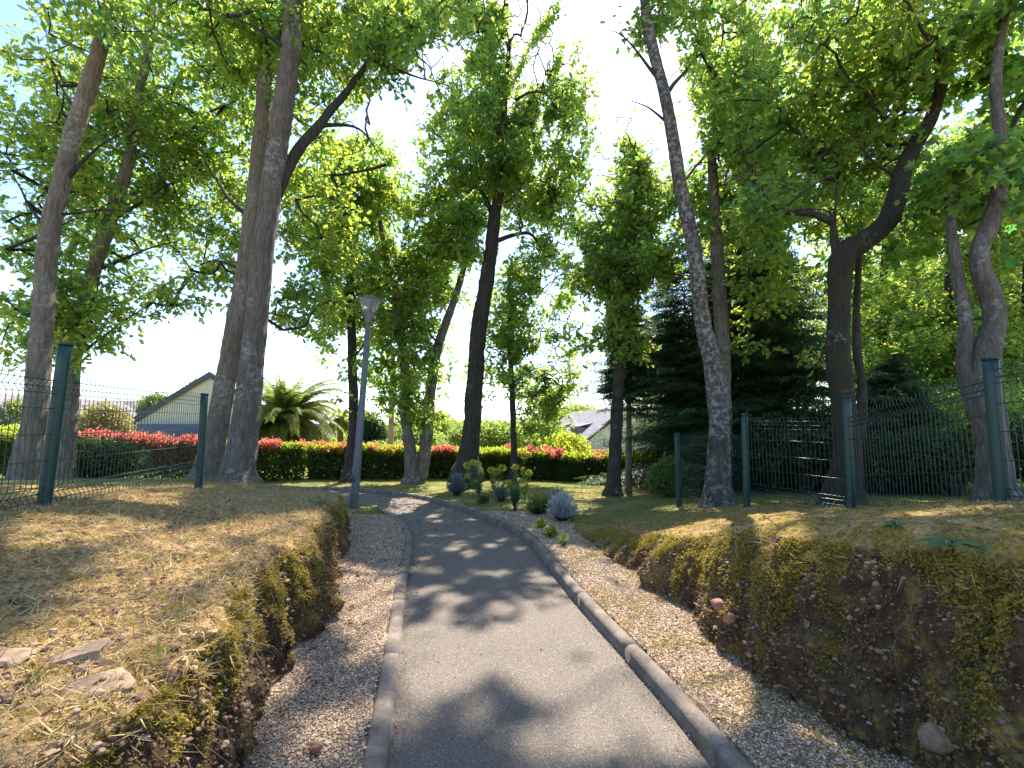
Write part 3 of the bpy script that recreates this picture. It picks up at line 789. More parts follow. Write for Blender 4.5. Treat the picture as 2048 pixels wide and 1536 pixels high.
for k in range(4):
    a = k * math.pi / 2 + .5
    t = axn; e1 = np.cross(t, [0, 1, 0]); e1 /= np.linalg.norm(e1); e2 = np.cross(t, e1)
    dd = e1 * math.cos(a) + e2 * math.sin(a)
    build('rib', [(*tube(np.array([t * (hb + hh * .40) + dd * .119, t * (hb + hh * .95) + dd * .240]), .006, 6), 0)], M['lamp_metal'], parent=lamp)

# ------------------------------------------------------------------ wire mesh fences
def fence(name, label, posts, panels, rad=.044):
    root = empty(name, (posts[0][0][0], posts[0][0][1], posts[0][0][2]), label, 'fence')
    o0 = np.array(root.location)
    for (b, t) in posts:
        b = np.array(b) - o0; t = np.array(t) - o0
        b2 = b - np.array([0, 0, .3])
        # D-section notched post: a tube with a flat ridge
        n = 20; a = np.linspace(0, 2 * np.pi, n, endpoint=False)
        rr = rad * np.where(np.abs(np.sin(a * 1.0)) > .96, .80, 1.0)
        pts = np.stack([b2 + (t - b2) * s for s in np.linspace(0, 1, 12)])
        V = pts[:, None] + np.stack([rr * np.cos(a), rr * np.sin(a), 0 * a], -1)[None]
        po = build('post', [(V.reshape(-1, 3), [grid_faces(12, n, True), 11 * n + np.arange(n)[None, :]], 0)], M['green_metal'], parent=root)
        build('cap', [(*tube(np.array([t - [0, 0, .004], t + [0, 0, .012], t + [0, 0, .02]]), [rad + .004, rad + .004, rad * .6], 20), 0)], M['post_cap'], parent=po)
    for (a, b, za, zb, h) in panels:
        a = np.array([a[0], a[1], 0.]); b = np.array([b[0], b[1], 0.]); d = b - a; L = np.linalg.norm(d[:2]); d /= L
        nn = np.array([-d[1], d[0], 0])
        W = []
        n = int(L / .05)
        fold = [(0, 0), (.055, .0), (.105, .035), (.155, 0), (h - .33, 0), (h - .13, 0), (h - .08, .035), (h - .03, 0), (h + .022, 0)]
        sA = []; sB = []
        for k in range(1, n):
            s = k * L / n; zz = za + (zb - za) * s / L
            pp = [a + d * s + nn * o + np.array([0, 0, zz + q_]) for q_, o in fold]
            for i in range(len(pp) - 1): sA.append(pp[i]); sB.append(pp[i + 1])
        for q_, o in [(.0, 0), (.055, 0), (.105, .035), (.155, 0), (.355, 0), (.555, 0), (.755, 0), (h - .13, 0), (h - .08, .035), (h - .03, 0)]:
            for s_ in (-.006, .006):
                sA.append(a + nn * (o + s_) + np.array([0, 0, za + q_])); sB.append(b + nn * (o + s_) + np.array([0, 0, zb + q_]))
        v, f = seg_tubes(np.array(sA) - o0, np.array(sB) - o0, .0026, .0026, 5)
        build('wire_panel', [(v, f, 0)], M['green_wire'], parent=root)
    return root
p1b = P(86, 1008, 3.55); p1t = P(131, 690, 3.55)
p2b = P(397, 976, 5.95); p2t = P(409, 789, 5.95)
p0b = p1b + (p1b - p2b) * 1.03; p0b[2] = .98; p0t = p0b + (.15, 0, 1.25)
fence('wire_fence', 'green welded wire fence on top of the left bank with two round posts', [(p1b, p1t), (p2b, p2t), (p0b, p0t)],
      [((p1b + p1t) / 2, (p2b + p2t) / 2, .93, .985, 1.0), ((p0b + p0t) / 2, (p1b + p1t) / 2, .90, .93, 1.0)])
pa = [P(1358, 1013, 8.0), P(1354, 868, 8.0)]; pb = [P(1493, 1012, 6.3), P(1489, 830, 6.3)]
pc = [P(1702, 1016, 5.17), P(1692, 794, 5.17)]; pd = [P(2004, 1015, 3.3), P(1980, 719, 3.3)]
pe0 = pd[0] + (pd[0] - pc[0]) * 1.0; pe0[2] = 1.0
mid = lambda p: (p[0] + p[1]) / 2
fence('wire_fence', 'green welded wire fence climbing the right bank with four round posts', [pa, pb, pc, pd, (pe0, pe0 + (0, 0, 1.2))],
      [(mid(pa), mid(pb), .40, .42, 1.03), (mid(pb), mid(pc), .66, .62, 1.03), (mid(pc), mid(pd), .66, .88, 1.03), (mid(pd), pe0, .95, 1.0, 1.03)])
# ------------------------------------------------------------------ foliage distribution
DENS = """
2 4 7 8 6 7 7 8 9 9 9 9 9 7 9 9 9 5 1 5 8 9 9 6 2 7 4 9 9 9 9 9
7 7 8 8 7 5 7 8 9 9 9 9 9 8 5 9 9 5 1 0 6 9 9 8 3 5 9 9 9 9 9 8
6 8 9 8 7 4 6 8 9 9 9 9 9 4 6 9 9 7 5 0 6 9 9 9 5 8 9 9 9 9 9 9
5 8 9 8 8 7 7 8 9 9 8 6 5 9 9 9 7 8 7 3 4 9 9 9 7 9 9 9 9 9 9 9
6 8 9 8 7 8 7 8 9 9 9 8 2 6 9 9 9 4 5 6 6 9 9 9 9 9 9 9 9 9 9 9
7 8 9 7 6 8 8 9 9 9 9 9 2 4 9 9 8 7 3 8 7 8 9 9 9 8 8 9 9 9 8 9
7 8 9 8 7 8 8 9 9 9 9 7 6 4 8 9 8 8 2 7 9 7 8 9 8 8 8 9 9 9 9 8
6 8 8 7 6 7 6 9 9 9 9 8 7 7 7 9 8 6 6 8 9 8 8 8 8 5 8 8 9 9 9 7
7 8 8 6 5 4 6 8 9 9 9 7 7 8 7 9 7 7 7 8 8 8 9 9 8 4 8 9 9 9 9 6
8 8 8 6 6 5 5 8 8 9 9 7 9 8 5 9 8 7 5 8 9 9 9 9 9 9 9 9 9 9 9 8
7 8 8 5 1 1 2 6 8 6 6 8 8 8 3 7 8 8 4 8 9 9 9 9 9 9 9 9 9 9 9 9
5 8 7 3 0 0 0 3 3 0 6 8 7 8 1 6 8 8 3 7 9 9 9 9 9 9 9 9 9 9 9 9
4 4 4 1 0 0 0 1 1 0 3 8 8 8 3 6 8 7 4 8 9 9 9 9 9 9 9 9 9 9 9 9
1 1 1 1 0 0 0 0 0 0 0 2 5 7 3 2 4 3 1 4 9 9 9 9 9 9 9 9 9 9 9 9
0 0 0 0 0 0 0 0 0 0 0 0 1 0 0 0 0 0 0 0 6 6 6 6 6 6 6 6 6 6 6 6
"""
DM = np.array([[float(c) for c in r.split()] for r in DENS.strip().split("\n")]) / 9.0
def dens(px, py):
    gx = np.clip(px / 64 - .5, 0, 30.999); gy = np.clip(py / 64 - .5, 0, 13.999)
    i = gx.astype(int); j = gy.astype(int); fx = gx - i; fy = gy - j
    d = (DM[j, i] * (1 - fx) + DM[j, i + 1] * fx) * (1 - fy) + (DM[j + 1, i] * (1 - fx) + DM[j + 1, i + 1] * fx) * fy
    out = (px < -30) | (px > 2078) | (py < -30)
    return np.where(out, .46, d)
# sunny places on the ground: the canopy has gaps above them
LIT = [(0.0, [(800, 1262), (868, 1240), (935, 1272), (1010, 1262), (1060, 1290), (1130, 1268), (1165, 1236), (1290, 1330), (1440, 1536), (1040, 1536), (1065, 1470), (1110, 1420), (1040, 1362), (975, 1352), (930, 1395), (860, 1420), (790, 1420)]),
       (0.0, [(860, 1085), (920, 1060), (1040, 1062), (1075, 1090), (1000, 1100)]),
       (0.0, [(720, 985), (850, 998), (830, 1022), (760, 1018)]),
       (0.0, [(1090, 1100), (1200, 1120), (1330, 1215), (1720, 1536), (1500, 1536), (1200, 1240)]),
       (0.0, [(640, 1120), (800, 1150), (800, 1290), (735, 1340), (630, 1250)]),
       (0.0, [(560, 1470), (740, 1400), (740, 1536), (560, 1536)]),
       (0.75, [(180, 1140), (500, 1030), (660, 1000), (690, 1080), (600, 1150), (480, 1260), (420, 1420), (200, 1480), (60, 1440), (40, 1300)]),
       (0.85, [(0, 1060), (240, 1040), (420, 1040), (250, 1080), (0, 1100)]),
       (0.60, [(1190, 1090), (1330, 1050), (1500, 1032), (1600, 1070), (1590, 1200), (1440, 1190), (1260, 1140)]),
       (0.35, [(1200, 1090), (1400, 1060), (1600, 1080), (1620, 1230), (1450, 1230), (1270, 1170)]),
       (0.70, [(1560, 1005), (1690, 1000), (1700, 1018), (1600, 1030)]),
       (1.0, [(1760, 1030), (2020, 1025), (2040, 1042), (1900, 1050)]),
       (0.12, [(960, 948), (1200, 955), (1330, 985), (1180, 1000), (1020, 985)]),
       (0.9, [(100, 902), (500, 902), (960, 902), (1230, 902), (1230, 914), (960, 914), (500, 914), (100, 914)]),
       (0.1, [(1000, 965), (1200, 975), (1200, 1060), (1060, 1090), (1000, 1040)]),
       (0.1, [(890, 950), (990, 950), (980, 1010), (890, 1005)]),
       (0.9, [(20, 975), (370, 975), (370, 1000), (20, 1010)])]
LITW = []
for zg_, poly_ in LIT:
    w_ = G(*np.array(poly_, float).T, zg_)[:, :2]; n_ = len(w_)
    area = sum(w_[i][0] * w_[(i + 1) % n_][1] - w_[(i + 1) % n_][0] * w_[i][1] for i in range(n_)); sg_ = 1 if area > 0 else -1
    t_ = np.roll(w_, -1, 0) - np.roll(w_, 1, 0); t_ /= np.linalg.norm(t_, axis=1)[:, None] + 1e-9
    LITW.append((zg_, w_ + np.stack([t_[:, 1], -t_[:, 0]], 1) * sg_ * .07))
LITW.append((4.0, np.array([(8.3, 10.5), (13.5, 10.5), (13.5, 13.5), (8.3, 13.5)])))
LITW.append((3.0, np.array([(2.6, 9.2), (4.6, 9.2), (4.6, 10.8), (2.6, 10.8)])))
SPOT = []
for (px, py, r_) in [(871, 1143, .08), (948, 1148, .08), (994, 1151, .08), (1079, 1160, .08), (1074, 1148, .05), (943, 1111, .09), (901, 1099, .08), (863, 1071, .08), (845, 1090, .06), (891, 1071, .06), (918, 1087, .08), (1006, 1079, .07), (981, 1095, .06),
        (849, 1119, .07), (870, 1182, .07), (901, 1203, .09), (884, 1225, .09), (994, 1220, .06), (1067, 1249, .09), (831, 1138, .08), (922, 1159, .05), (824, 1190, .09), (1044, 1098, .06), (859, 1033, .08), (852, 1021, .08), (803, 1026, .08), (873, 1045, .07),
        (820, 1440, .10), (1079, 1302, .06), (960, 1440, .05), (900, 1010, .08), (940, 1040, .06), (1180, 1170, .07), (1130, 1130, .06), (740, 1100, .07), (760, 1150, .07), (720, 1210, .09), (1250, 1250, .08)]:
    g_ = G(px, py, 0.0); SPOT.append((g_[0], g_[1], r_ + .075))
def sun_hole(p):
    m = np.zeros(len(p), bool)
    jx_ = vnoise(p * 1.7 + 3) + .6 * vnoise(p * 5); jy_ = vnoise(p * 1.7 + 11) + .6 * vnoise(p * 5 + 7); jc_ = vnoise(p * 1.9 + 23)
    for zg, poly in LITW:
        g_ = p - SD[None] * ((p[:, 2] - zg) / SD[2])[:, None]
        amp = .04 if poly[:, 1].mean() < 6 else .45
        hit = (p[:, 2] > zg + 1.2) & in_poly(g_[:, 0] + amp * jx_, g_[:, 1] + amp * jy_, poly)
        if amp > .1: hit &= jc_ > -.12
        m |= hit
    for hx, hy, r_ in SPOT:
        g_ = p - SD[None] * (p[:, 2] / SD[2])[:, None]
        m |= (np.hypot(g_[:, 0] - hx, (g_[:, 1] - hy) * .8) < r_) & (p[:, 2] > 1.5)
    return m
CLEAR = []      # (stem pixel polyline, width, depth, upper limit): few leaves hang in front of these trunks
def clear_mask(p, px, py):
    m = np.zeros(len(p), bool)
    for pl, Y, top in CLEAR:
        pl = np.array([q[:3] for q in pl], float); o = np.argsort(pl[:, 1]); c = np.interp(py, pl[o, 1], pl[o, 0]); w = np.interp(py, pl[o, 1], pl[o, 2])
        m |= (p[:, 1] < Y + .1) & (np.abs(px - c) < w * .55 + 6) & (py > top) & (py < pl[:, 1].max())
    return m

def stem_pts(st, Y):
    st = [tuple(s) + (0.0,) * (4 - len(s)) for s in st]
    a = np.array(st, float)
    p = P(a[:, 0], a[:, 1], Y + a[:, 3])
    ang = np.hypot((a[:, 0] - 1024) / F, 0)
    r = a[:, 2] / 2 / F * (Y + a[:, 3]) / np.sqrt(1 + ang ** 2) * .93
    return p, r
stats = []
def tree(label, Y, stems, crowns, limbs=(), bark='bark', leafm='oak_leaf', kind='oak', lsize=.10, cov=4.0, nleaf=33, cr=.33, name='oak_tree', group='oak trees of the park', cat='tree', clear=None, ground_z=None, use_map=True, flare=1.25, cover_twigs=True):
    bp, br = stem_pts(stems[0], Y)
    base = bp[0].copy()
    root = empty(name, base, label, cat, group)
    parts = []; nodes = []; nrad = []
    for si, st in enumerate(stems):
        p, r = stem_pts(st, Y)
        L = np.sum(np.linalg.norm(np.diff(p, axis=0), axis=1)); n = max(8, int(L / .09))
        c = catmull(np.c_[p, r], n); pp, rr = c[:, :3], np.maximum(c[:, 3], .01)
        if si == 0:
            h = pp[:, 2] - pp[0, 2]; rr = rr * (1 + (flare - 1) * np.exp(-np.maximum(h, 0) / .22))
            pp = np.vstack([pp[0] - [0, 0, .35], pp]); rr = np.r_[rr[0] * 1.15, rr]
        pp = pp + .012 * np.stack([vnoise(pp * 1.3 + 3), vnoise(pp * 1.3 + 9), 0 * rr], 1) * (np.arange(len(pp)) > 1)[:, None]
        sd_ = 32 if rr.max() > .1 else 14
        v, f = tube(pp - base, rr, sd_, .13, 4.5)
        if si == 0:
            hh_ = np.maximum(v[:, 2], 0); cxy = np.repeat((pp - base)[:, :2], sd_, 0); dv_ = v[:, :2] - cxy; an = np.arctan2(dv_[:, 1], dv_[:, 0])
            v[:, :2] = cxy + dv_ * (1 + .30 * np.exp(-hh_ / .13) * np.abs(np.cos(an * 2.5 + pp[0, 0])) ** 2)[:, None]
        parts.append((v, f, 0)); st_ = max(1, int(.25 / (L / n))); nodes.append(pp[::st_]); nrad.append(rr[::st_])
        if clear is not None and (si == 0): CLEAR.append((st, Y, clear))
    build('trunk', parts, M[bark], parent=root)
    bparts = []
    for lb_ in limbs:
        p, r = stem_pts(lb_, Y)
        r = r * np.linspace(.85, .25, len(r)); L = np.sum(np.linalg.norm(np.diff(p, axis=0), axis=1)); n = max(6, int(L / .12))
        c = catmull(np.c_[p, r], n); pp, rr = c[:, :3], np.maximum(c[:, 3], .006)
        pp = pp + .03 * np.stack([vnoise(pp * 2 + 3), vnoise(pp * 2 + 9), vnoise(pp * 2 + 19)], 1)
        v, f = tube(pp - base, rr, 12, .12, 6); bparts.append((v, f, 0)); nodes.append(pp[::2]); nrad.append(rr[::2])
    nodes = np.vstack(nodes)
    # crown clusters
    C = []
    for cw in crowns:
        cx, cy, rx, ry, dy, dr = cw[:6]; k = cw[6] if len(cw) > 6 else 1.0
        Yc = Y + dy; rc = F * cr / Yc
        N = int(k * cov * rx * ry / rc ** 2 * 2.3)
        v = rng.normal(size=(N, 3)); v /= np.linalg.norm(v, axis=1)[:, None]; v *= rng.random(N)[:, None] ** (1 / 2.4)
        c = P(cx, cy, Yc); q = c + v * np.array([rx / F * Yc, dr, ry / F * Yc])
        C.append(q)
    C = np.vstack(C)
    C = C[(C[:, 1] > 2.2)]
    px, py = proj(C)
    if use_map:
        d = dens(px, py)
        cl = vnoise(C * 1.15)
        C = C[(rng.random(len(C)) < d ** 1.4) & (cl > -.38)]
    zt_ = ztop(C[:, 0], C[:, 1]); C = C[C[:, 2] > zt_ + .25]
    px, py = proj(C)
    C = C[~(clear_mask(C, px, py) & (rng.random(len(C)) < .9))]
    # greedy branches
    dmin = np.array([np.min(np.sum((nodes - c) ** 2, 1)) for c in C]); o = np.argsort(dmin); C = C[o]
    allp = np.vstack([nodes, C]); nn = len(nodes); par = np.zeros(len(C), int)
    base_c = nodes.mean(0)
    for i in range(len(C)):
        dd = np.sqrt(np.sum((allp[:nn + i] - C[i]) ** 2, 1)); dd[nn:] *= 1.12
        dd = dd + .25 * np.maximum(0, allp[:nn + i, 2] - C[i, 2] + .1)
        par[i] = np.argmin(dd)
    # leaves
    N = len(C) * nleaf
    ci = np.repeat(np.arange(len(C)), nleaf)
    tw = rng.normal(size=(len(C), 5, 3)) * np.array([1, 1, .55]); tw /= np.linalg.norm(tw, axis=2)[..., None]
    tl = rng.uniform(.6, 1.25, (len(C), 5)) * cr * 1.15
    ti = rng.integers(0, 5, N); s = rng.random(N) ** .7
    tip = tw[ci, ti] * tl[ci, ti][:, None]
    pos = C[ci] + tip * s[:, None] + rng.normal(0, .045 * cr / .33, (N, 3))
    d = tip / (np.linalg.norm(tip, axis=1)[:, None]) * .8 + rng.normal(0, .75, (N, 3)); d[:, 2] -= .25
    nrm = rng.normal(0, .65, (N, 3)) + np.array([0, 0, .35])
    px, py = proj(pos)
    keep = ~(sun_hole(pos) & (rng.random(N) < .993))
    keep &= ~(clear_mask(pos, px, py) & (rng.random(N) < .92))
    if use_map: keep &= ~((dens(px, py) < .16) & (rng.random(N) < .85))
    keep &= pos[:, 1] > 1.9
    pos, d, nrm = pos[keep], d[keep], nrm[keep]; ci_ = ci[keep]
    tint = np.clip(rng.random(len(pos)) * .7 + .3 * rng.random(len(C))[ci_], 0, 1)
    v, f, a = leaves(pos - base, d, nrm, rng.uniform(.65, 1.35, len(pos)) * lsize * 1.12, kind, tint)
    alive = np.zeros(len(allp), bool); alive[nn:] = np.bincount(ci_, minlength=len(C)) > 4
    own = alive[nn:].copy()
    for i in range(len(C) - 1, -1, -1):
        if alive[nn + i]: alive[par[i]] = True
    al = alive[nn:]
    cnt = np.ones(len(allp))
    for i in range(len(C) - 1, -1, -1):
        if al[i]: cnt[par[i]] += cnt[nn + i]
    A = allp[par]; Bq = C; cc = np.minimum(cnt[nn:], 60)
    ra = .004 + .0042 * np.sqrt(cc); dist = np.linalg.norm(A - Bq, axis=1)[:, None]
    mid_ = (A + Bq) / 2 + rng.normal(0, .07, Bq.shape) * dist + np.array([0, 0, .06]) * dist
    v3, f3 = seg_tubes((A - base)[al], (Bq - base)[al], ra[al], ra[al] * .72, 5, (mid_ - base)[al]); bparts.append((v3, f3, 0))
    if cover_twigs:
        tA = np.repeat(C, 5, 0); tB = tA + (tw * tl[..., None]).reshape(-1, 3)
        hk = np.repeat(own, 5) & (~sun_hole(tB) | (rng.random(len(tB)) < .2))
        v2, f2 = seg_tubes(tA[hk] - base, tB[hk] - base, .004, .0018, 3); bparts.append((v2, f2, 0))
    build('branches', bparts, M['twig'], parent=root)
    build('crown', [(v, f, 0, a)], M[leafm], parent=root, smooth=False)
    stats.append((label[:30], len(C), len(pos)))
    return root

def gz(px, Y, dz=0):     # pixel row of the ground under this column at this depth
    x = (px - 1024) / F * Y
    z = float(ztop(np.array([x]), np.array([Y]))[0]) + dz
    return float(proj(np.array([[x, Y, z]]))[1][0]), z

# foreground and middle trees ------------------------------------------------
tree('thick pale grey trunk at the far left, behind the near fence post', 6.7,
     [[(44, 978, 68), (58, 880, 62), (68, 842, 60), (80, 700, 56), (90, 560, 53), (93, 513, 52), (126, 342, 47), (178, 171, 45), (207, 68, 34), (230, -60, 34), (262, -220, 28), (280, -420, 18)]],
     [(120, 280, 230, 300, 1.6, 1.6), (90, 620, 150, 150, 2.0, 1.2), (180, 40, 190, 120, -.6, 1.2, .8), (260, -200, 300, 190, 0, 1.5, .35)],
     limbs=[[(140, 350, 16), (200, 290, 11, .3), (280, 250, 7, .6)], [(100, 470, 14), (40, 380, 10, .4), (10, 300, 7, .8)], [(165, 240, 16), (110, 150, 10, .5), (90, 60, 6, .8)], [(120, 430, 12), (220, 420, 9, .5), (330, 440, 6, 1.0)]],
     bark='bark_pale', cov=2.7, clear=80)
tree('slim tree between far left trunk and the close pair, overgrown with bright leaves', 8.6,
     [[(128, 975, 44), (140, 800, 42), (152, 690, 40), (180, 570, 36), (220, 440, 34), (256, 330, 30), (276, 200, 24), (300, 80, 20), (310, -80, 14)]],
     [(300, 380, 170, 230, 1.4, 1.8), (330, 130, 160, 160, 1.2, 1.5), (300, 610, 110, 60, 1, .8), (170, 620, 70, 120, -.3, .6)],
     limbs=[[(190, 540, 16), (290, 500, 9, .4), (370, 480, 6, .8)], [(220, 440, 14), (320, 380, 10, .3), (420, 330, 6, .9)], [(145, 720, 12), (250, 640, 8, .4), (320, 600, 5, .6)]],
     bark='bark_pale', cov=2.8)
tree('left and rear trunk of the close pair left of the lamp', 8.3,
     [[(408, 962, 58), (430, 870, 50), (442, 808, 48), (467, 671, 45), (485, 568, 42), (505, 420, 40), (520, 300, 38), (530, 150, 34), (540, -40, 28)]],
     [(430, 330, 130, 260, 1.8, 1.8), (440, 100, 150, 160, 1.5, 1.5), (400, 570, 90, 60, 1.5, .8)],
     limbs=[[(500, 440, 18), (430, 360, 12, .4), (380, 260, 8, .9)], [(490, 540, 12), (430, 520, 8, .5), (380, 540, 5, .8)]],
     bark='bark_pale', cov=3.0, clear=520)
tree('tallest thick grey trunk, right and front of the close pair left of the lamp', 7.4,
     [[(474, 968, 76), (487, 880, 64), (495, 808, 59), (510, 671, 53), (520, 568, 52), (537, 410, 50), (561, 256, 50), (578, 130, 48), (588, 0, 46), (600, -120, 44), (612, -320, 42), (600, -600, 26)]],
     [(640, 90, 210, 190, 1.2, 1.8), (420, 40, 150, 120, .5, 1.4), (860, 60, 190, 150, .4, 1.6), (640, 420, 80, 190, 2.6, 1.0), (620, 620, 90, 70, 2.4, .8), (700, -220, 420, 220, 0, 1.5, .35)],
     limbs=[[(548, 400, 36, .05), (590, 310, 36, .2), (640, 248, 34, .4), (690, 190, 30, .6), (740, 120, 26, .6), (830, 50, 20, .5), (930, -40, 14, .3)], [(590, 110, 20), (520, 60, 14, -.3), (420, 20, 9, -.5)], [(740, 120, 14, .6), (820, 150, 9, .4), (900, 170, 6, .2)], [(640, 248, 14, .4), (720, 260, 9, 1), (770, 330, 6, 1.6)]],
     bark='bark', cov=3.6, clear=150)
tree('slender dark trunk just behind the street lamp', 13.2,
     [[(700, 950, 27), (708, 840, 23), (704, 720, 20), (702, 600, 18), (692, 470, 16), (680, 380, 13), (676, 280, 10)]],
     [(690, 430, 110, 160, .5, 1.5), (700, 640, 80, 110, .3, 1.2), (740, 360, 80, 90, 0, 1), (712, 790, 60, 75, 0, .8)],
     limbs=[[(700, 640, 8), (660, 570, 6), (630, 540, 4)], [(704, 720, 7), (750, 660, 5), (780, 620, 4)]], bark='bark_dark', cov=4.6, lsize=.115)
tree('forked tree with two low stems between lamp and middle trunk', 12.9,
     [[(826, 957, 30), (820, 900, 26), (812, 830, 23), (810, 740, 21), (796, 620, 18), (776, 530, 14), (760, 440, 10)],
      [(840, 957, 30, .05), (852, 890, 26, .1), (860, 790, 23, .2), (880, 680, 20, .2), (912, 590, 16, .2), (932, 520, 12, .3), (950, 430, 8, .3)]],
     [(780, 560, 80, 140, .3, 1.4), (870, 560, 80, 120, .3, 1.2), (820, 730, 95, 110, .2, 1.2, 1.4), (850, 820, 60, 50, 0, .8), (800, 400, 70, 70, 0, 1)],
     limbs=[[(812, 830, 7), (770, 760, 5), (740, 720, 4)], [(880, 690, 7), (830, 640, 5), (800, 600, 4)]], bark='bark', cov=4.6, lsize=.115)
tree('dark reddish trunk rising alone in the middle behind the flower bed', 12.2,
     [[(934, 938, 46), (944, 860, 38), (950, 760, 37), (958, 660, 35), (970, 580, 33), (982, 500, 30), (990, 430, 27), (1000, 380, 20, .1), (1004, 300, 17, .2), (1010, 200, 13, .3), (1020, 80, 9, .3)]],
     [(960, 330, 150, 130, .6, 1.8), (1070, 300, 130, 150, .4, 1.8), (1010, 150, 160, 140, .2, 1.8), (1100, 440, 90, 80, 0, 1.2), (920, 480, 70, 80, 0, 1), (1000, 20, 200, 130, -.4, 1.6), (1130, -190, 260, 170, -1.5, 2.0, .6), (1215, -105, 150, 70, .4, 1.5, 5.0), (1110, 200, 90, 130, 0, 1.2, 1.3), (1130, 340, 80, 150, 0, 1.4, 1.6), (880, 420, 70, 120, .4, 1.2)],  # the unseen clumps above the view are added to shade the near path
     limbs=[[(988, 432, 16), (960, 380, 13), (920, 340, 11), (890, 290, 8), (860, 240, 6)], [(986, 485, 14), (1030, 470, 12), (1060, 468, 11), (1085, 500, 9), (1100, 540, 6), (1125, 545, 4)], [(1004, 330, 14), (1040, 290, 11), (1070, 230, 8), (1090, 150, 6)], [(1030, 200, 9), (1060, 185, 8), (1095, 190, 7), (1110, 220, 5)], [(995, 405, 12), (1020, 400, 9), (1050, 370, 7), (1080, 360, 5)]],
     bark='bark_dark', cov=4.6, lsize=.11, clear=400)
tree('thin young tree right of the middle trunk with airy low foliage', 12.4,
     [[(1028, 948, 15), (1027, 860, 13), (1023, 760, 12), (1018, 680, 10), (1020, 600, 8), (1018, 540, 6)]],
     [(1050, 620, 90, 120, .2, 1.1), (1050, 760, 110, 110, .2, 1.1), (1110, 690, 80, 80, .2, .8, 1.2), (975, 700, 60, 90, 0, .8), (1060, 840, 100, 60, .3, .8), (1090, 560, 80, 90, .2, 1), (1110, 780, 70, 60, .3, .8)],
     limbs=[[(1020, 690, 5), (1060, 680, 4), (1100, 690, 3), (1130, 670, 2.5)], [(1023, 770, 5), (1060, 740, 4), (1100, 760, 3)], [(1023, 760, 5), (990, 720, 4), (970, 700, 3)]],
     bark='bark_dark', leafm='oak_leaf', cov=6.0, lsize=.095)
tree('dark trunk with a slim side stem at the left edge of the conifers', 10.4,
     [[(1226, 986, 30), (1230, 900, 27), (1236, 780, 25), (1243, 660, 22), (1256, 580, 18), (1262, 480, 12), (1262, 400, 6), (1260, 350, 3)],
      [(1240, 720, 12, .05), (1222, 660, 11, .05), (1212, 580, 10, .05), (1206, 480, 7, .05), (1190, 420, 2, .05)]],
     [(1245, 350, 80, 130, .3, 1.3, 1.3), (1220, 560, 80, 120, .3, 1.3), (1270, 240, 50, 60, .2, .7), (1170, 690, 50, 50, .1, .7), (1280, 480, 70, 110, 0, 1), (1190, 430, 60, 120, 0, 1.2), (1150, 590, 45, 60, 0, .8, .7), (1265, 300, 60, 80, 0, .8, 1.2), (1180, 540, 50, 110, 0, .9), (1230, 680, 70, 70, 0, .8)],
     bark='bark_dark', cov=7.0, lsize=.105)
tree('lichen whitened trunk leaning left in front of the conifers, between fence posts', 7.3,
     [[(1434, 1008, 54), (1437, 940, 50), (1437, 830, 45), (1425, 730, 41), (1405, 637, 37), (1391, 520, 33), (1376, 440, 32), (1360, 370, 31), (1346, 280, 29), (1330, 190, 27), (1308, 110, 26), (1292, 30, 24), (1286, -100, 20), (1300, -300, 14)]],
     [(1330, 60, 90, 110, .6, 1.2, 1.2), (1440, 120, 120, 150, 1.4, 1.6), (1420, 300, 120, 140, 2.2, 1.4), (1400, -180, 300, 160, .5, 1.5, .3), (1260, 90, 50, 70, .3, .5, .8)],
     limbs=[[(1322, 170, 12), (1280, 110, 9), (1240, 70, 7), (1215, 60, 5)], [(1340, 250, 10), (1300, 215, 7), (1262, 200, 5)], [(1330, 190, 14), (1390, 120, 10, .5), (1450, 60, 7, 1)], [(1360, 370, 10), (1420, 300, 8, .8), (1470, 240, 6, 1.4)]],
     bark='bark_lichen', cov=4.2, clear=210)
tree('straight grey brown trunk close behind the lichen whitened one', 9.4,
     [[(1446, 990, 34), (1448, 860, 34), (1446, 720, 34), (1440, 580, 32), (1432, 470, 28), (1426, 380, 24), (1424, 280, 18), (1440, 180, 12)]],
     [(1430, 380, 110, 120, .3, 1.4), (1500, 420, 90, 120, 0, 1.2), (1350, 500, 60, 60, -.3, .8, .8), (1320, 540, 60, 45, -.4, .6, 1.0), (1560, 560, 90, 60, -.6, .8, .7), (1510, 660, 60, 60, -.4, .7, .5), (1600, 700, 60, 70, -.6, .7, .4)],
     bark='bark', cov=4.2, lsize=.11)
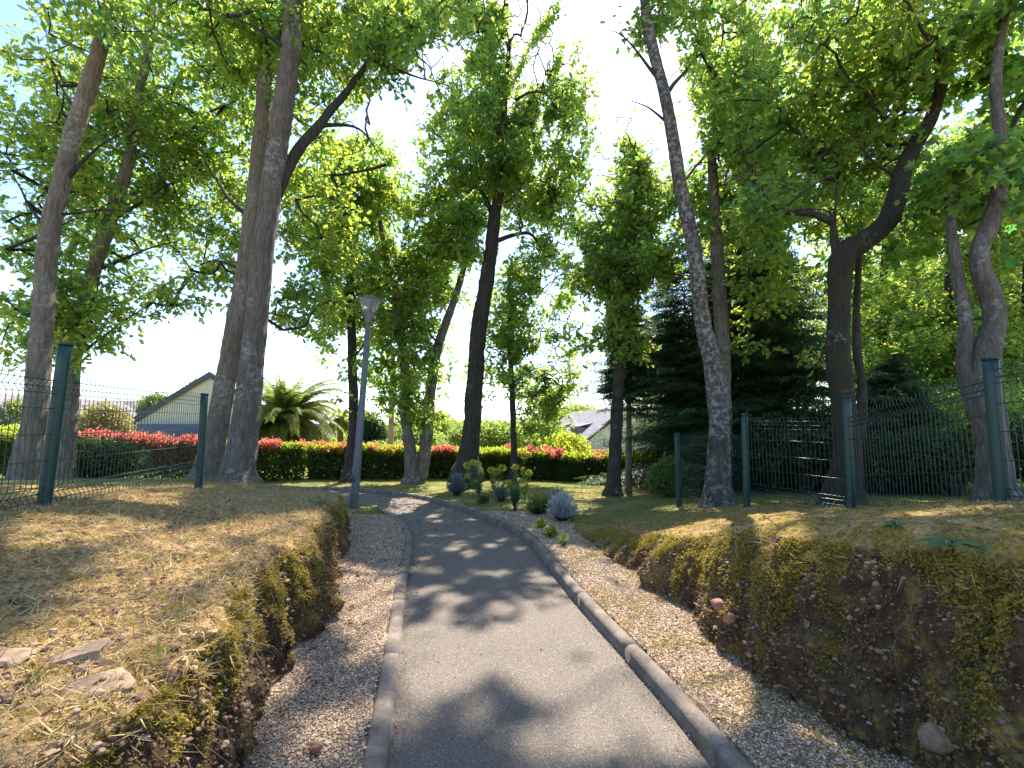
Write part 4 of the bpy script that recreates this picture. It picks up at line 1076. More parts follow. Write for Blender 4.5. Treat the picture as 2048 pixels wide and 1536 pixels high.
tree('stout mossy trunk on the right bank with a big fork and a bent limb', 6.1,
     [[(1682, 1006, 82), (1694, 910, 62), (1686, 808, 57), (1676, 705, 57), (1678, 602, 52), (1682, 540, 60), (1694, 505, 66), (1736, 478, 54), (1772, 446, 54), (1792, 400, 52), (1806, 340, 46), (1830, 290, 42), (1864, 235, 38), (1888, 160, 32), (1920, 60, 26), (1960, -80, 20)]],
     [(1640, 300, 160, 160, 1.0, 1.6), (1760, 180, 190, 180, .2, 1.4), (1560, 440, 90, 100, .6, 1.0), (1800, 20, 240, 120, -.9, .9, .8), (1560, 150, 100, 120, .8, 1.2), (1560, 120, 170, 150, 4, 2.0), (1700, 420, 90, 80, 2, 1.2), (1800, -220, 320, 160, 0, 1.2, .3)],
     limbs=[[(1680, 520, 34), (1664, 470, 30), (1664, 440, 18), (1650, 425, 14)], [(1664, 450, 26), (1620, 428, 22, .1), (1568, 425, 20, .2), (1535, 400, 18, .3), (1508, 365, 15, .3), (1490, 320, 10, .4)], [(1508, 365, 11, .3), (1512, 340, 9, .3), (1506, 318, 6, .3)], [(1560, 425, 12, .2), (1600, 390, 10, .2), (1640, 360, 8, .2), (1680, 345, 7, .2)],
            [(1800, 360, 16), (1740, 310, 11, -.2), (1690, 250, 8, -.4)], [(1664, 450, 12), (1670, 380, 8), (1664, 300, 6)], [(1560, 425, 10, .1), (1630, 420, 8, .1), (1700, 445, 7, -.1)]],
     bark='bark_moss', cov=4.2, clear=300, lsize=.095)
tree('twisted thick trunk at the far right behind the nearest right fence post', 5.0,
     [[(1988, 1010, 90), (1986, 910, 76), (1976, 840, 82), (1970, 780, 76), (1974, 705, 64), (1990, 640, 60), (1982, 590, 56), (1964, 545, 52), (1960, 500, 48), (1984, 440, 48), (2002, 360, 40), (2000, 270, 34), (1990, 160, 30), (2010, 20, 26), (2030, -160, 20)],
      [(1956, 830, 54, .05), (1930, 740, 42, .1), (1932, 640, 34, .1), (1918, 560, 32, .1), (1906, 480, 28, .1), (1902, 410, 18, .2), (1893, 350, 8, .3)]],
     [(1950, 130, 150, 150, .8, 1.2), (1950, 330, 130, 120, 1.6, 1.2), (2060, 300, 120, 240, .8, 1.0, .9), (1900, 440, 70, 80, .6, .8), (1895, 350, 60, 70, 0, .5), (1900, -140, 240, 140, 0, 1.2, .4)],
     bark='bark', cov=4.2, lsize=.10, kind='maple', leafm='near_leaf', clear=600, name='maple_tree', group=None)
# trees behind, on the right
for i, (px, Y, w, tp, cr_, lab) in enumerate([
    (1770, 13.5, 34, 330, [(1790, 430, 130, 130, 0, 2.0), (1790, 620, 120, 140, -.4, 2.0), (1760, 770, 90, 90, -1.2, 1.0)], 'dark trunked tree with sunlit yellow green leaves right of the mossy trunk'),
    (1900, 12.0, 30, 300, [(1910, 520, 130, 150, 0, 2.0), (1900, 720, 120, 130, -.6, 1.6), (1960, 330, 120, 120, 0, 1.6)], 'leafy tree filling the gap between mossy trunk and twisted right trunk'),
    (2060, 11.0, 34, 200, [(2040, 620, 110, 160, 0, 1.6), (2050, 820, 110, 110, -.6, 1.2), (2070, 400, 110, 160, 0, 1.5)], 'tree at the right edge of the photo behind the twisted trunk'),
    (1560, 15.0, 30, 300, [(1580, 420, 130, 140, 0, 2.0), (1560, 250, 140, 120, 0, 2.0)], 'tree rising behind the dark conifers'),
    (1718, 8.2, 28, 330, [(1740, 480, 90, 150, .8, 1.0, .7)], 'slim stem standing behind the stout mossy trunk')]):
    py, z = gz(px, Y)
    tree(lab, Y, [[(px, py, w), (px + 6, (py + tp) / 2 + 120, w * .8), (px - 6, (py + tp) / 2, w * .7), (px + 10, tp, w * .35)]], cr_, bark='bark_dark', cov=3.4, lsize=.12, leafm='oak_leaf', kind='oval', group='trees of the wood edge on the right', name='deciduous_tree')
# dark fir mass -----------------------------------------------------------------
def fir(label, px, Y, top_py, half_w, trunkw, low=.12, n_wh=None):
    py, z = gz(px, Y); base = P(px, py, Y); top = P(px + 4, top_py, Y); Hh = top[2] - base[2]
    root = empty('fir_tree', base, label, 'conifer', 'dark firs at the edge of the lawn')
    r0 = trunkw / 2 / F * Y
    pts = np.linspace([0, 0, -.3], top - base, 60)
    v, f = tube(pts, np.linspace(r0, .015, 60), 14, .06); build('trunk', [(v, f, 0)], M['bark_dark' if trunkw > 16 else 'bark_pale'], parent=root)
    W = half_w / F * Y
    bA = []; bB = []; bM = []; bR = []; PO = []; DI = []; NO = []
    zz = low * Hh
    while zz < Hh * .985:
        t = (zz / Hh - low) / (1 - low); L0 = W * (1 - t) ** .75 * (.8 + .4 * rng.random()) + .12
        nb = 10
        for b in range(nb):
            a = rng.uniform(0, 2 * np.pi); L = L0 * rng.uniform(.45, 1.35); zj = rng.normal(0, .20); sl0 = rng.uniform(-.25, .75)
            st = np.array([0, 0, zz + zj]); hd = np.array([math.cos(a), math.sin(a), 0])
            s = np.linspace(0, 1, 14)
            c = st + hd * (s * L)[:, None] + np.array([0, 0, 1.]) * (sl0 * s * L - (s ** 1.4) * L * (.30 + .5 * sl0) + .12 * L * s ** 3)[:, None]
            bA.append(c[:-1]); bB.append(c[1:]); bR.append(np.linspace(.014, .003, 13))
            side = np.array([-hd[1], hd[0], 0])
            for si in (-1, 1):
                for k in range(2, 14):
                    ll = L * .30 * (1 - s[k] * .65) + .06
                    m = max(3, int(ll / .045)); u = np.linspace(0.1, 1, m)
                    dr_ = hd * .75 + side * si * .8 + np.array([0, 0, -.25])
                    p = c[k] + dr_ * (u * ll)[:, None]
                    for sg in (-1, 1):
                        PO.append(p); DI.append(np.tile(dr_ + sg * (side * .5 - hd * .6) * si, (m, 1))); NO.append(np.tile([0, 0, 1.], (m, 1)))
        zz += Hh * .018 + .02
    A = np.vstack(bA); B_ = np.vstack(bB); rr = np.concatenate(bR)
    v, f = seg_tubes(A, B_, rr, rr * .9, 4); build('branches', [(v, f, 0)], M['twig'], parent=root)
    PO = np.vstack(PO); DI = np.vstack(DI) + rng.normal(0, .18, PO.shape); NO = np.vstack(NO) + rng.normal(0, .3, PO.shape)
    PO = PO + rng.normal(0, .012, PO.shape)
    kk = ~(sun_hole(PO + base) & (rng.random(len(PO)) < .9)); 
    v, f, a = leaves(PO[kk], DI[kk], NO[kk], rng.uniform(.09, .16, kk.sum()), 'needle', fold=0, curl=.15)
    V = v; build('needles', [(V, f, 0, a)], M['needle'], parent=root, smooth=False)
    stats.append((label[:30], 0, int(kk.sum())))
fir('small fir with a thin reddish trunk at the left end of the firs', 1256, 11.2, 560, 62, 15, .42)
fir('broad dark fir behind the lichen whitened trunk', 1385, 11.8, 440, 160, 24, .06)
fir('tall dark fir between the lichen whitened trunk and the mossy one', 1545, 11.0, 430, 200, 26, .04)
fir('dark fir filling the gap between the two largest firs', 1460, 13.0, 500, 190, 24, .05)
fir('low fir with pale branch tips just right of the mossy trunk', 1800, 9.6, 740, 100, 16, .05)

# ------------------------------------------------------------------ hedges, shrubs, far trees
def cloud(n, radii, lobes=7, shell=.55):
    L = rng.normal(size=(lobes, 3)); L /= np.linalg.norm(L, axis=1)[:, None]; L[:, 2] = np.abs(L[:, 2]) * .9 - .15
    L *= .5
    w = rng.integers(0, lobes, n); d = rng.normal(size=(n, 3)); d /= np.linalg.norm(d, axis=1)[:, None]
    r = (shell + (1 - shell) * rng.random(n)) * .55 * (1 + .25 * vnoise(d * 3 + w[:, None] * 7.7))
    p = (L[w] + d * r[:, None]); return p * np.array(radii), d
def shrub(name, label, cat, c, radii, n, lsize, lm, kind='oval', group=None, trunk_h=None, lobes=7, stem_r=.05):
    root = empty(name, (c[0], c[1], c[2]), label, cat, group)
    p, d = cloud(n, radii, lobes)
    h = radii[2] * .62 if trunk_h is None else trunk_h
    p[:, 2] += h; k = p[:, 2] > .02; p, d = p[k], d[k]
    k = ~(sun_hole(p + np.array(c)) & (rng.random(len(p)) < .6) & (c[1] < 12)); p, d = p[k], d[k]
    dd = d * .7 + rng.normal(0, .6, d.shape)
    v, f, a = leaves(p, dd, d + rng.normal(0, .6, d.shape) + np.array([0, 0, .5]), lsize * rng.uniform(.7, 1.3, len(p)), kind)
    build('crown', [(v, f, 0, a)], M[lm], parent=root, smooth=False)
    ns = 9; A = np.zeros((ns, 3)); B = rng.normal(0, .32, (ns, 3)) * np.array(radii); B[:, 2] = h + rng.uniform(0, .25, ns) * radii[2]
    v, f = seg_tubes(A - [0, 0, .15], B, stem_r, stem_r * .3, 6, (A + B) / 2 + rng.normal(0, .05, B.shape) * np.array(radii))
    build('trunk', [(v, f, 0)], M['twig'], parent=root)
    return root
HP = np.array([(-19, 12.2), (-12, 12.6), (-8, 13.2), (-5, 14.1), (-1, 14.2), (1.5, 13.8), (3.2, 13.1), (5, 12.2), (7.5, 11.2)])
HH = np.array([1.5, 1.40, 1.17, 1.06, .94, .86, .80, .80, .85])
RED = [(100, 405), (516, 560), (600, 640), (640, 690), (724, 782), (850, 912), (1012, 1032), (1056, 1126), (1186, 1226)]
ORANGE = [(620, 700), (765, 815), (905, 925), (1040, 1060)]
def hedge(name, label, x0, x1, n):
    c = catmull(np.c_[HP, HH], 400); k = (c[:, 0] >= x0) & (c[:, 0] <= x1); c = c[k]
    base = np.array([c[0, 0], c[0, 1], 0.]); base[2] = float(ztop(base[:1], base[1:2])[0])
    root = empty(name, base, label, 'hedge')
    t = np.gradient(c[:, :2], axis=0); t /= np.linalg.norm(t, axis=1)[:, None]; nn = np.stack([t[:, 1], -t[:, 0]], 1)   # towards the camera
    i = rng.integers(0, len(c), n); th = .42
    u = rng.uniform(-1, 1, n); hgt = rng.random(n); face = rng.random(n)
    off = np.where(face < .5, th * rng.uniform(-.2, 1.0, n) ** 1, np.where(face < .8, u * th, -th)); zz = np.where((face >= .5) & (face < .8), rng.uniform(.86, 1.0, n), hgt)
    gzv = ztop(c[:, 0], c[:, 1])
    lump = vnoise(np.stack([c[i, 0] * 1.6, c[i, 1] * 1.6, zz * 2.2], 1)) * .12
    p = np.stack([c[i, 0] + nn[i, 0] * (off + lump), c[i, 1] + nn[i, 1] * (off + lump), gzv[i] + (c[i, 2] * (.97 + .04 * vnoise(np.stack([c[i, 0] * 2, c[i, 1] * 2, 0 * u], 1))) - gzv[i]) * zz], 1) + rng.normal(0, .03, (n, 3))
    d = rnd_dirs(n, .2); nr = rnd_dirs(n, .5) + np.stack([nn[i, 0], nn[i, 1], 0 * u], 1) * .5
    v, f, a = leaves(p - base, d, nr, rng.uniform(.06, .11, n), 'oval')
    build('foliage', [(v, f, 0, a)], M['hedge_leaf'], parent=root, smooth=False)
    px, py = proj(p)
    def isin(L): return np.any([(px > a_) & (px < b_) for a_, b_ in L], axis=0)
    top = zz > .86
    red = isin(RED) & top & (vnoise(p * 3.1) > np.where(px < 560, -.5, .22)); orr = isin(ORANGE) & top; 
    for nm, mk, mt, up in (('red_shoots', red, 'red_leaf', .16), ('orange_leaves', orr & (rng.random(n) < .7), 'orange_leaf', .08), ('yellow_shoots', top & ~red & (rng.random(n) < .8), 'lime_leaf', .07)):
        q_ = p[mk]
        if len(q_) < 20: continue
        q_ = np.repeat(q_, 3, 0) + rng.normal(0, .03, (len(q_) * 3, 3)); q_[:, 2] += rng.random(len(q_)) ** 1.5 * up * (1 + .8 * vnoise(q_ * 5)) - .02
        dd = rnd_dirs(len(q_), 1.3); v, f, a = leaves(q_ - base, dd, rnd_dirs(len(q_)), rng.uniform(.05, .09, len(q_)), 'oval')
        build(nm, [(v, f, 0, a)], M[mt], parent=root, smooth=False)
    if x0 < -5:      # pink and orange leaves in the lit right half of the tall hedge
        mk = (px > 270) & (px < 400) & (zz > .3) & (face < .5); q_ = p[mk]
        v, f, a = leaves(q_ - base, rnd_dirs(len(q_)), rnd_dirs(len(q_)), .07, 'oval'); build('pink_leaves', [(v, f, 0, a)], M['red_leaf'], parent=root, smooth=False)
    else:
        mk = (px > 600) & (px < 690) & (zz > .25) & (face < .5); q_ = np.repeat(p[mk], 2, 0) + rng.normal(0, .03, (mk.sum() * 2, 3))
        if len(q_): v, f, a = leaves(q_ - base, rnd_dirs(len(q_)), rnd_dirs(len(q_)), .07, 'oval'); build('orange_leaves', [(v, f, 0, a)], M['orange_leaf'], parent=root, smooth=False)
    stems = []; A = []; B = []
    for k in range(0, len(c), 3): A.append([c[k, 0], c[k, 1], gzv[k] - .1]); B.append([c[k, 0] + rng.normal(0, .1), c[k, 1] + rng.normal(0, .1), gzv[k] + .6])
    v, f = seg_tubes(np.array(A) - base, np.array(B) - base, .02, .01, 5); build('stems', [(v, f, 0)], M['twig'], parent=root)
hedge('photinia_hedge', 'tall hedge with bright red shoots behind the left fence', -19, -6.2, 52000)
hedge('photinia_hedge', 'low clipped hedge with red, orange and yellow shoots closing the lawn behind the middle trees', -6.1, 7.6, 80000)
def at(px, Y, z): 
    return ((px - 1024) / F * Y * 1.0, Y, z)
shrub('shrub', 'dark rounded shrub on the lawn behind the left fence', 'shrub', at(190, 9.2, .5), (1.05, .8, .62), 6000, .075, 'dark_leaf')
for i, (px, Y, rx, rz, lm, lab) in enumerate([
    (1345, 9.8, .55, .55, 'soft_leaf', 'small light green bush behind the farthest right fence post'),
    (1420, 10.6, 1.3, 1.2, 'dark_leaf', 'dark evergreen bush behind the lichen whitened trunk'),
    (1600, 9.2, 1.3, 1.2, 'dark_leaf', 'dark evergreen bush behind the middle fence panel on the right'),
    (1790, 8.4, 1.2, .85, 'dark_leaf', 'low dark bush right of the mossy trunk'),
    (1890, 7.6, 1.0, .8, 'dark_leaf', 'dark bush left of the twisted right trunk'),
    (2040, 7.4, .9, 1.0, 'dark_leaf', 'dark bush at the right edge behind the twisted trunk'),
    (1960, 9.8, 1.6, 1.6, 'oak_leaf', 'sunlit leafy bush deep behind the twisted trunk'),
    (1800, 11.5, 1.8, 1.9, 'oak_leaf', 'sunlit leafy bush deep behind the mossy trunk')]):
    c = at(px, Y, float(ztop(np.array([(px - 1024) / F * Y]), np.array([Y]))[0]))
    shrub('shrub', lab, 'shrub', c, (rx, rx * .8, rz), int(5500 * max(1, rx)), .075, lm)
# wood edge far behind on the right, and the garden trees beyond the hedge
for i, (px, Y, rx, rz, zc, lm, lab) in enumerate([
    (1330, 22, 3.0, 4.0, 2.5, 'far_leaf', 'pale green tree seen between the firs and the lichen whitened trunk'),
    (1560, 20, 3.5, 5.0, 3.5, 'far_leaf', 'pale green tree far behind the firs'),
    (1760, 19, 3.6, 5.5, 4.0, 'oak_leaf', 'green tree far behind the mossy trunk'),
    (1960, 18, 3.6, 5.5, 4.0, 'oak_leaf', 'green tree far behind the twisted right trunk'),
    (2160, 17, 3.6, 5.5, 4.0, 'oak_leaf', 'green tree far behind the right edge of the photo'),
    (960, 30, 2.2, 1.5, .6, 'far_leaf', 'bushy garden tree left of the middle trunk, beyond the hedge'),
    (1000, 24, 1.9, 1.3, .6, 'far_leaf', 'bushy garden tree between the middle trunk and the thin young tree'),
    (1082, 26, 1.8, 1.4, .6, 'far_leaf', 'bushy garden tree right of the thin young tree'),
    (1135, 21, 1.2, 1.0, .3, 'lime_leaf', 'yellow green bush in front of the slate roofed house'),
    (740, 28, 1.1, 2.2, .2, 'dark_leaf', 'dark cone shaped garden conifer right of the lamp post'),
    (820, 36, 2.8, 1.6, .3, 'far_leaf', 'yellow green garden tree behind the forked tree'),
    (770, 24, 1.8, .8, .1, 'far_leaf', 'low pale bush behind the wooden pole'),
    (700, 30, 1.4, 1.0, .2, 'lime_leaf', 'pale yellow flowering bush behind the lamp post'),
    (640, 34, 2.0, 1.4, .3, 'far_leaf', 'pale shrubbery right of the big palm'),
    (212, 19, 1.35, 1.9, .4, 'straw_leaf', 'tan and yellow tree behind the left fence'),
    (160, 21, 1.8, 1.9, .4, 'far_leaf', 'yellow green bush left of the tan tree'),
    (312, 38, 1.6, 2.1, 2.2, 'far_leaf', 'small tree poking up behind the beige gable house'),
    (400, 40, 1.6, 2.2, 3.6, 'far_leaf', 'wispy tree top beside the beige gable'),
    (30, 15.5, 1.2, .8, .7, 'lime_leaf', 'bright yellow bush at the left edge of the photo'),
    (60, 24, 1.6, 2.0, 1.0, 'far_leaf', 'green tree beside the white house'),
    (1110, 70, 5, 3.2, 1.0, 'far_leaf', 'distant tree left of the slate roofed house'),
    (1165, 80, 6, 4.4, 1.5, 'far_leaf', 'distant tree behind the slate roofed house'),
    (900, 95, 6, 3.4, .6, 'far_leaf', 'distant tree at the end of the road'),
    (840, 75, 6, 3.6, .6, 'far_leaf', 'distant tree left of the road')]):
    if lm == 'straw_leaf' and 'straw_leaf' not in M:
        M['straw_leaf'] = leaf_mat('straw_leaf', ((.20, .17, .07), (.36, .30, .14)), ((.3, .28, .1), (.5, .42, .15)))
    x = (px - 1024) / F * Y
    n = int(8000 * min(2.6, max(.8, rx * rz / 6)))
    shrub('garden_tree' if rz > 1.3 else 'garden_bush', lab, 'tree' if rz > 1.3 else 'bush', (x, Y, -.45 if Y > 15 else .1), (rx, rx * .9, rz), n, .075 * max(1.6, min(Y / 13, 3.4)), lm, 'far' if Y > 14 else 'oval', 'trees and bushes beyond the hedge', trunk_h=zc + .45 + rz * .35, lobes=11, stem_r=.08)
tag(build('distant_woods', [leaves(*(lambda N, X_: (np.stack([X_, 190 + rng.uniform(-20, 40, N), rng.random(N) ** .8 * (5 + 3.0 * vnoise(np.stack([X_ * .05, X_ * 0, X_ * 0], 1)) + 1.5 * vnoise(np.stack([X_ * .3, X_ * 0, X_ * 0], 1)))], 1), rnd_dirs(N), rnd_dirs(N), rng.uniform(.8, 1.8, N)))(26000, rng.uniform(-260, 260, 26000)), kind='far')[:2] + (0, {'tint': rng.random(26000 * 4)})], M['far_leaf'], smooth=False), 'hazy band of trees along the horizon', 'woods', kind='stuff')

# palms -------------------------------------------------------------------------
def palm(name, label, c, L, nf, trunk_h, tr=.35, fan=False):
    root = empty(name, c, label, 'palm')
    v, f = tube(np.linspace([0, 0, -.3], [0, 0, trunk_h], 14), tr * (1 + .12 * rng.random(14)), 16, .15, 8); build('trunk', [(v, f, 0)], M['bark'], parent=root)
    top = np.array([0, 0, trunk_h])
    for grp, (n_, m_) in (('fronds', (nf, 'palm_leaf')), ('old_fronds', (nf // 4, 'palm_leaf_old'))):
        PO = []; DI = []; NO = []; SZ = []; A = []; B = []
        for k in range(n_):
            a = rng.uniform(0, 2 * np.pi); e = rng.uniform(-.2, 1.45) if grp == 'fronds' else rng.uniform(-.5, .15)
            hd = np.array([math.cos(a), math.sin(a), 0]); s = np.linspace(0, 1, 26); l = L * rng.uniform(.85, 1.1)
            th = e - 1.9 * s ** 1.2 * (.5 + .5 * math.cos(max(e, 0)))
            st = l / 26; c_ = top + np.cumsum(np.stack([hd[0] * np.cos(th), hd[1] * np.cos(th), np.sin(th)], 1) * st, 0)
            A.append(c_[:-1]); B.append(c_[1:]); sd = np.array([-hd[1], hd[0], 0.])
            tn = np.gradient(c_, axis=0); tn /= np.linalg.norm(tn, axis=1)[:, None]
            for sg in (-1, 1):
                for j in range(2, 26):
                    for h_ in (0, .5):
                        q_ = c_[j] - tn[j] * st * h_
                        PO.append(q_); DI.append(tn[j] * .8 + sd * sg * .9 + np.array([0, 0, -.15])); nn_ = np.cross(tn[j], sd); NO.append(nn_); SZ.append(l * .17 * (1 - abs(s[j] - .4) * .9))
        v, f, a = leaves(np.array(PO), np.array(DI) + rng.normal(0, .08, (len(PO), 3)), np.array(NO), np.array(SZ), 'needle', fold=0, curl=.2)
        fo = build(grp, [(v, f, 0, a)], M[m_], parent=root, smooth=False)
        v, f = seg_tubes(np.vstack(A), np.vstack(B), .02, .018, 4); build('midribs', [(v, f, 0)], M['palm_leaf_old'], parent=fo)
pc_ = P(566, 850, 21.0); palm('palm_tree', 'large palm with arching feathery fronds beyond the hedge, beside the thick pair of trunks', (pc_[0], pc_[1], -.4), 3.1, 110, pc_[2] + .4, .4)
pc_ = P(682, 838, 27.0); palm('palm_tree', 'smaller palm right of the large one, just left of the lamp post', (pc_[0], pc_[1], -.4), 1.15, 40, pc_[2] + .4, .16)
# ------------------------------------------------------------------ houses beyond the hedge
def prism(poly, d, thick):     # extrude a polygon (list of 3D points) along vector d*thick
    p = np.array(poly, float); q_ = p + np.array(d) * thick; n = len(p); V = np.vstack([p, q_])
    fs = [np.arange(n)[None, :], (n + np.arange(n))[None, ::-1]]
    fs.append(np.array([[i, n + i, n + (i + 1) % n, (i + 1) % n] for i in range(n)]))
    return V, fs
def gable_house(name, label, C, g, W, L, eave, apex, zb, wallm, cut_window=None, roof_t=.18, over=.35):
    """C: ground corner (x,y); g: unit vector along the gable; l: along the ridge"""
    g = np.array([g[0], g[1], 0.]); l = np.array([-g[1], g[0], 0.]); C = np.array([C[0], C[1], 0.]); up = np.array([0, 0, 1.])
    root = empty(name, C + up * zb, label, 'house'); o = C + up * zb
    def pt(a, b, z): return C + g * a + l * b + up * z - o
    poly = [pt(0, 0, zb), pt(W, 0, zb), pt(W, 0, eave), pt(W / 2, 0, apex), pt(0, 0, eave)]
    build('wall', [(*prism(poly, l, L), 0)], M[wallm], parent=root, smooth=False)
    sl = (apex - eave) / (W / 2)
    n1 = np.array(-g * sl + up); n1 /= np.linalg.norm(n1); n2 = np.array(g * sl + up); n2 /= np.linalg.norm(n2)
    for sgn, nn in ((0, n1), (1, n2)):
        e0 = (-over if sgn == 0 else W + over); ze = eave - over * sl + .02
        q_ = [pt(W / 2, -over, apex + .02), pt(e0, -over, ze), pt(e0, L + over, ze), pt(W / 2, L + over, apex + .02)]
        rf = build('roof', [(*prism(q_, nn, roof_t), 0)], M['slate'], parent=root, smooth=False)
    v1 = prism([pt(-over, -over - .03, eave - over * sl - .12), pt(W / 2, -over - .03, apex - .10), pt(W / 2, -over - .03, apex + .24), pt(-over, -over - .03, eave - over * sl + .2)], l, .03)
    v2 = prism([pt(W + over, -over - .03, eave - over * sl - .12), pt(W / 2, -over - .03, apex - .10), pt(W / 2, -over - .03, apex + .24), pt(W + over, -over - .03, eave - over * sl + .2)], l, .03)
    build('verge_board', [(*v1, 0), (*v2, 0)], M['trim_dark'], parent=root, smooth=False)
    return root, pt, g, l, up
def window(root, pt, a, z, w, h):
    fr = build('window', [(*prism([pt(a - w / 2, -.04, z), pt(a + w / 2, -.04, z), pt(a + w / 2, -.04, z + h), pt(a - w / 2, -.04, z + h)], pt(0, 1, 0) - pt(0, 0, 0), .03), 0)], M['window_frame'], parent=root, smooth=False)
    i = .07
    for (a0, a1) in ((a - w / 2 + i, a - i / 2), (a + i / 2, a + w / 2 - i)):
        build('pane', [(*prism([pt(a0, -.05, z + i), pt(a1, -.05, z + i), pt(a1, -.05, z + h - i), pt(a0, -.05, z + h - i)], pt(0, 1, 0) - pt(0, 0, 0), .008), 0)], M['glass_dark'], parent=fr, smooth=False)
    build('sill', [(*prism([pt(a - w / 2 - .1, -.16, z - .1), pt(a + w / 2 + .1, -.16, z - .1), pt(a + w / 2 + .1, -.16, z), pt(a - w / 2 - .1, -.16, z)], pt(0, 1, 0) - pt(0, 0, 0), .14), 0)], M['render_white'], parent=fr, smooth=False)
# slate roofed house right of centre
Y0 = 50; Cx = (1165 - 1024) / F * Y0; a_ = R(25)
root, pt, g, l, up = gable_house('house', 'beige gabled house with grey slate roof and dormers, seen right of centre beside the firs', (Cx, Y0), (math.cos(a_), math.sin(a_)), 11.5, 10.8, EYE - 20 * Y0 / F, 4.15, -2.5, 'render_beige')
window(root, pt, 3.1, -.25, 1.1, 1.1)
eave = EYE - 20 * Y0 / F; sl = (4.15 - eave) / 5.75
for b in (2.6, 7.2):
    a0 = 1.3; z0 = eave + a0 * sl
    dm = build('dormer', [(*prism([pt(a0, b, z0), pt(a0, b + 2.0, z0), pt(a0, b + 2.0, z0 + .85), pt(a0, b, z0 + .85)], g, 1.5), 0)], M['slate'], parent=root, smooth=False)
    build('roof', [(*prism([pt(a0 - .35, b - .25, z0 + .855), pt(a0 - .35, b + 2.25, z0 + .855), pt(a0 + 2.2, b + 2.25, z0 + 1.35), pt(a0 + 2.2, b - .25, z0 + 1.35)], up, .12), 0)], M['slate'], parent=dm, smooth=False)
    build('window', [(*prism([pt(a0 - .03, b + .3, z0 + .2), pt(a0 - .03, b + 1.7, z0 + .2), pt(a0 - .03, b + 1.7, z0 + .75), pt(a0 - .03, b + .3, z0 + .75)], g, .025), 0)], M['glass_dark'], parent=dm, smooth=False)
# big beige gable on the left, dark blue ground floor
Y1 = 25.5; xl_ = (262 - 1024) / F * Y1; xa_ = (417 - 1024) / F * Y1
ev = float(P(272, 849, Y1)[2]); apx = float(P(427, 752, Y1)[2])
root, pt, g, l, up = gable_house('house', 'beige gable house with dark blue lower wall behind the left fence', (xl_, Y1), (1, 0), 2 * (xa_ - xl_), 9, ev, apx, -1.0, 'render_beige', over=.12)
build('lower_wall', [(*prism([pt(-.35, -.5, -1.0), pt(2 * (xa_ - xl_) + .3, -.5, -1.0), pt(2 * (xa_ - xl_) + .3, -.5, ev + .02), pt(-.35, -.5, ev + .02)], l, .38), 0)], M['clad_blue'], parent=root, smooth=False)
window(root, pt, 6.4, ev + .5, 1.0, 1.0)
Y2 = 36; x2 = (262 - 1024) / F * Y2
gable_house('house', 'grey roofed house half hidden left behind the beige gable house', (x2 - .5, Y2), (math.cos(R(80)), math.sin(R(80))), 7, 6.0, EYE + 12 * Y2 / F, EYE + 66 * Y2 / F, -1.0, 'render_white')
Y3 = 23; x3 = (-60 - 1024) / F * Y3
root, pt, g, l, up = gable_house('house', 'white house with sloping roof at the left edge of the photo', (x3 - 1.0, Y3), (1, 0), 3.6, 8, EYE + .1, EYE + 1.9, -1.0, 'render_white', over=.15)
window(root, pt, 3.0, .9, .6, .8)
# small pale house glimpsed between palm and lamp
gable_house('house', 'small white house glimpsed between the smaller palm and the lamp post', ((655 - 1024) / F * 60, 60), (1, 0), 4.5, 6, 1.0, 2.2, -1, 'render_white')
# road and its fence posts, wooden pole
struct('road', [(np.array([(-6.2, 16.5, -.12), (-4.5, 16.3, -.12), (-8.6, 60, -.36), (-13.5, 60, -.36), (-19, 120, -.34), (-30, 120, -.34)]), [np.array([[0, 1, 2, 3], [3, 2, 4, 5]])], 0)], simple('road_concrete', (.42, .40, .38), .85, 0, .12, 1.0))
for i, (px, Y) in enumerate([(842, 24), (850, 27), (857, 30), (863, 34), (868, 38)]):
    x = (px - 1024) / F * Y
    v, f = tube(np.array([[0, 0, -.3], [0, 0, 1.7], [0, 0, 1.9]]), [.045, .045, .03], 10)
    tag(build('fence_post', [(v, f, 0)], M['green_metal'], loc=(x, Y, -.2)), 'thin dark post in the row along the road, seen beyond the forked tree', 'fence post', 'posts along the road')
pb_ = P(781, 905, 20); pt_ = P(786, 700, 20)
pp_ = np.linspace([0, 0, -1.0], pt_ - pb_, 30)
wp = empty('wooden_pole', pb_, 'reddish wooden pole beyond the hedge, left of the forked tree', 'pole')
v, f = tube(pp_, np.linspace(.14, .11, 30), 16, .03); build('shaft', [(v, f, 0)], M['pole_wood'], parent=wp)
v, f = tube(np.array([pp_[-1] - [0, 0, .01], pp_[-1] + [0, 0, .03], pp_[-1] + [0, 0, .05]]), [.125, .125, .06], 16); build('cap', [(v, f, 0)], M['trim_dark'], parent=wp)

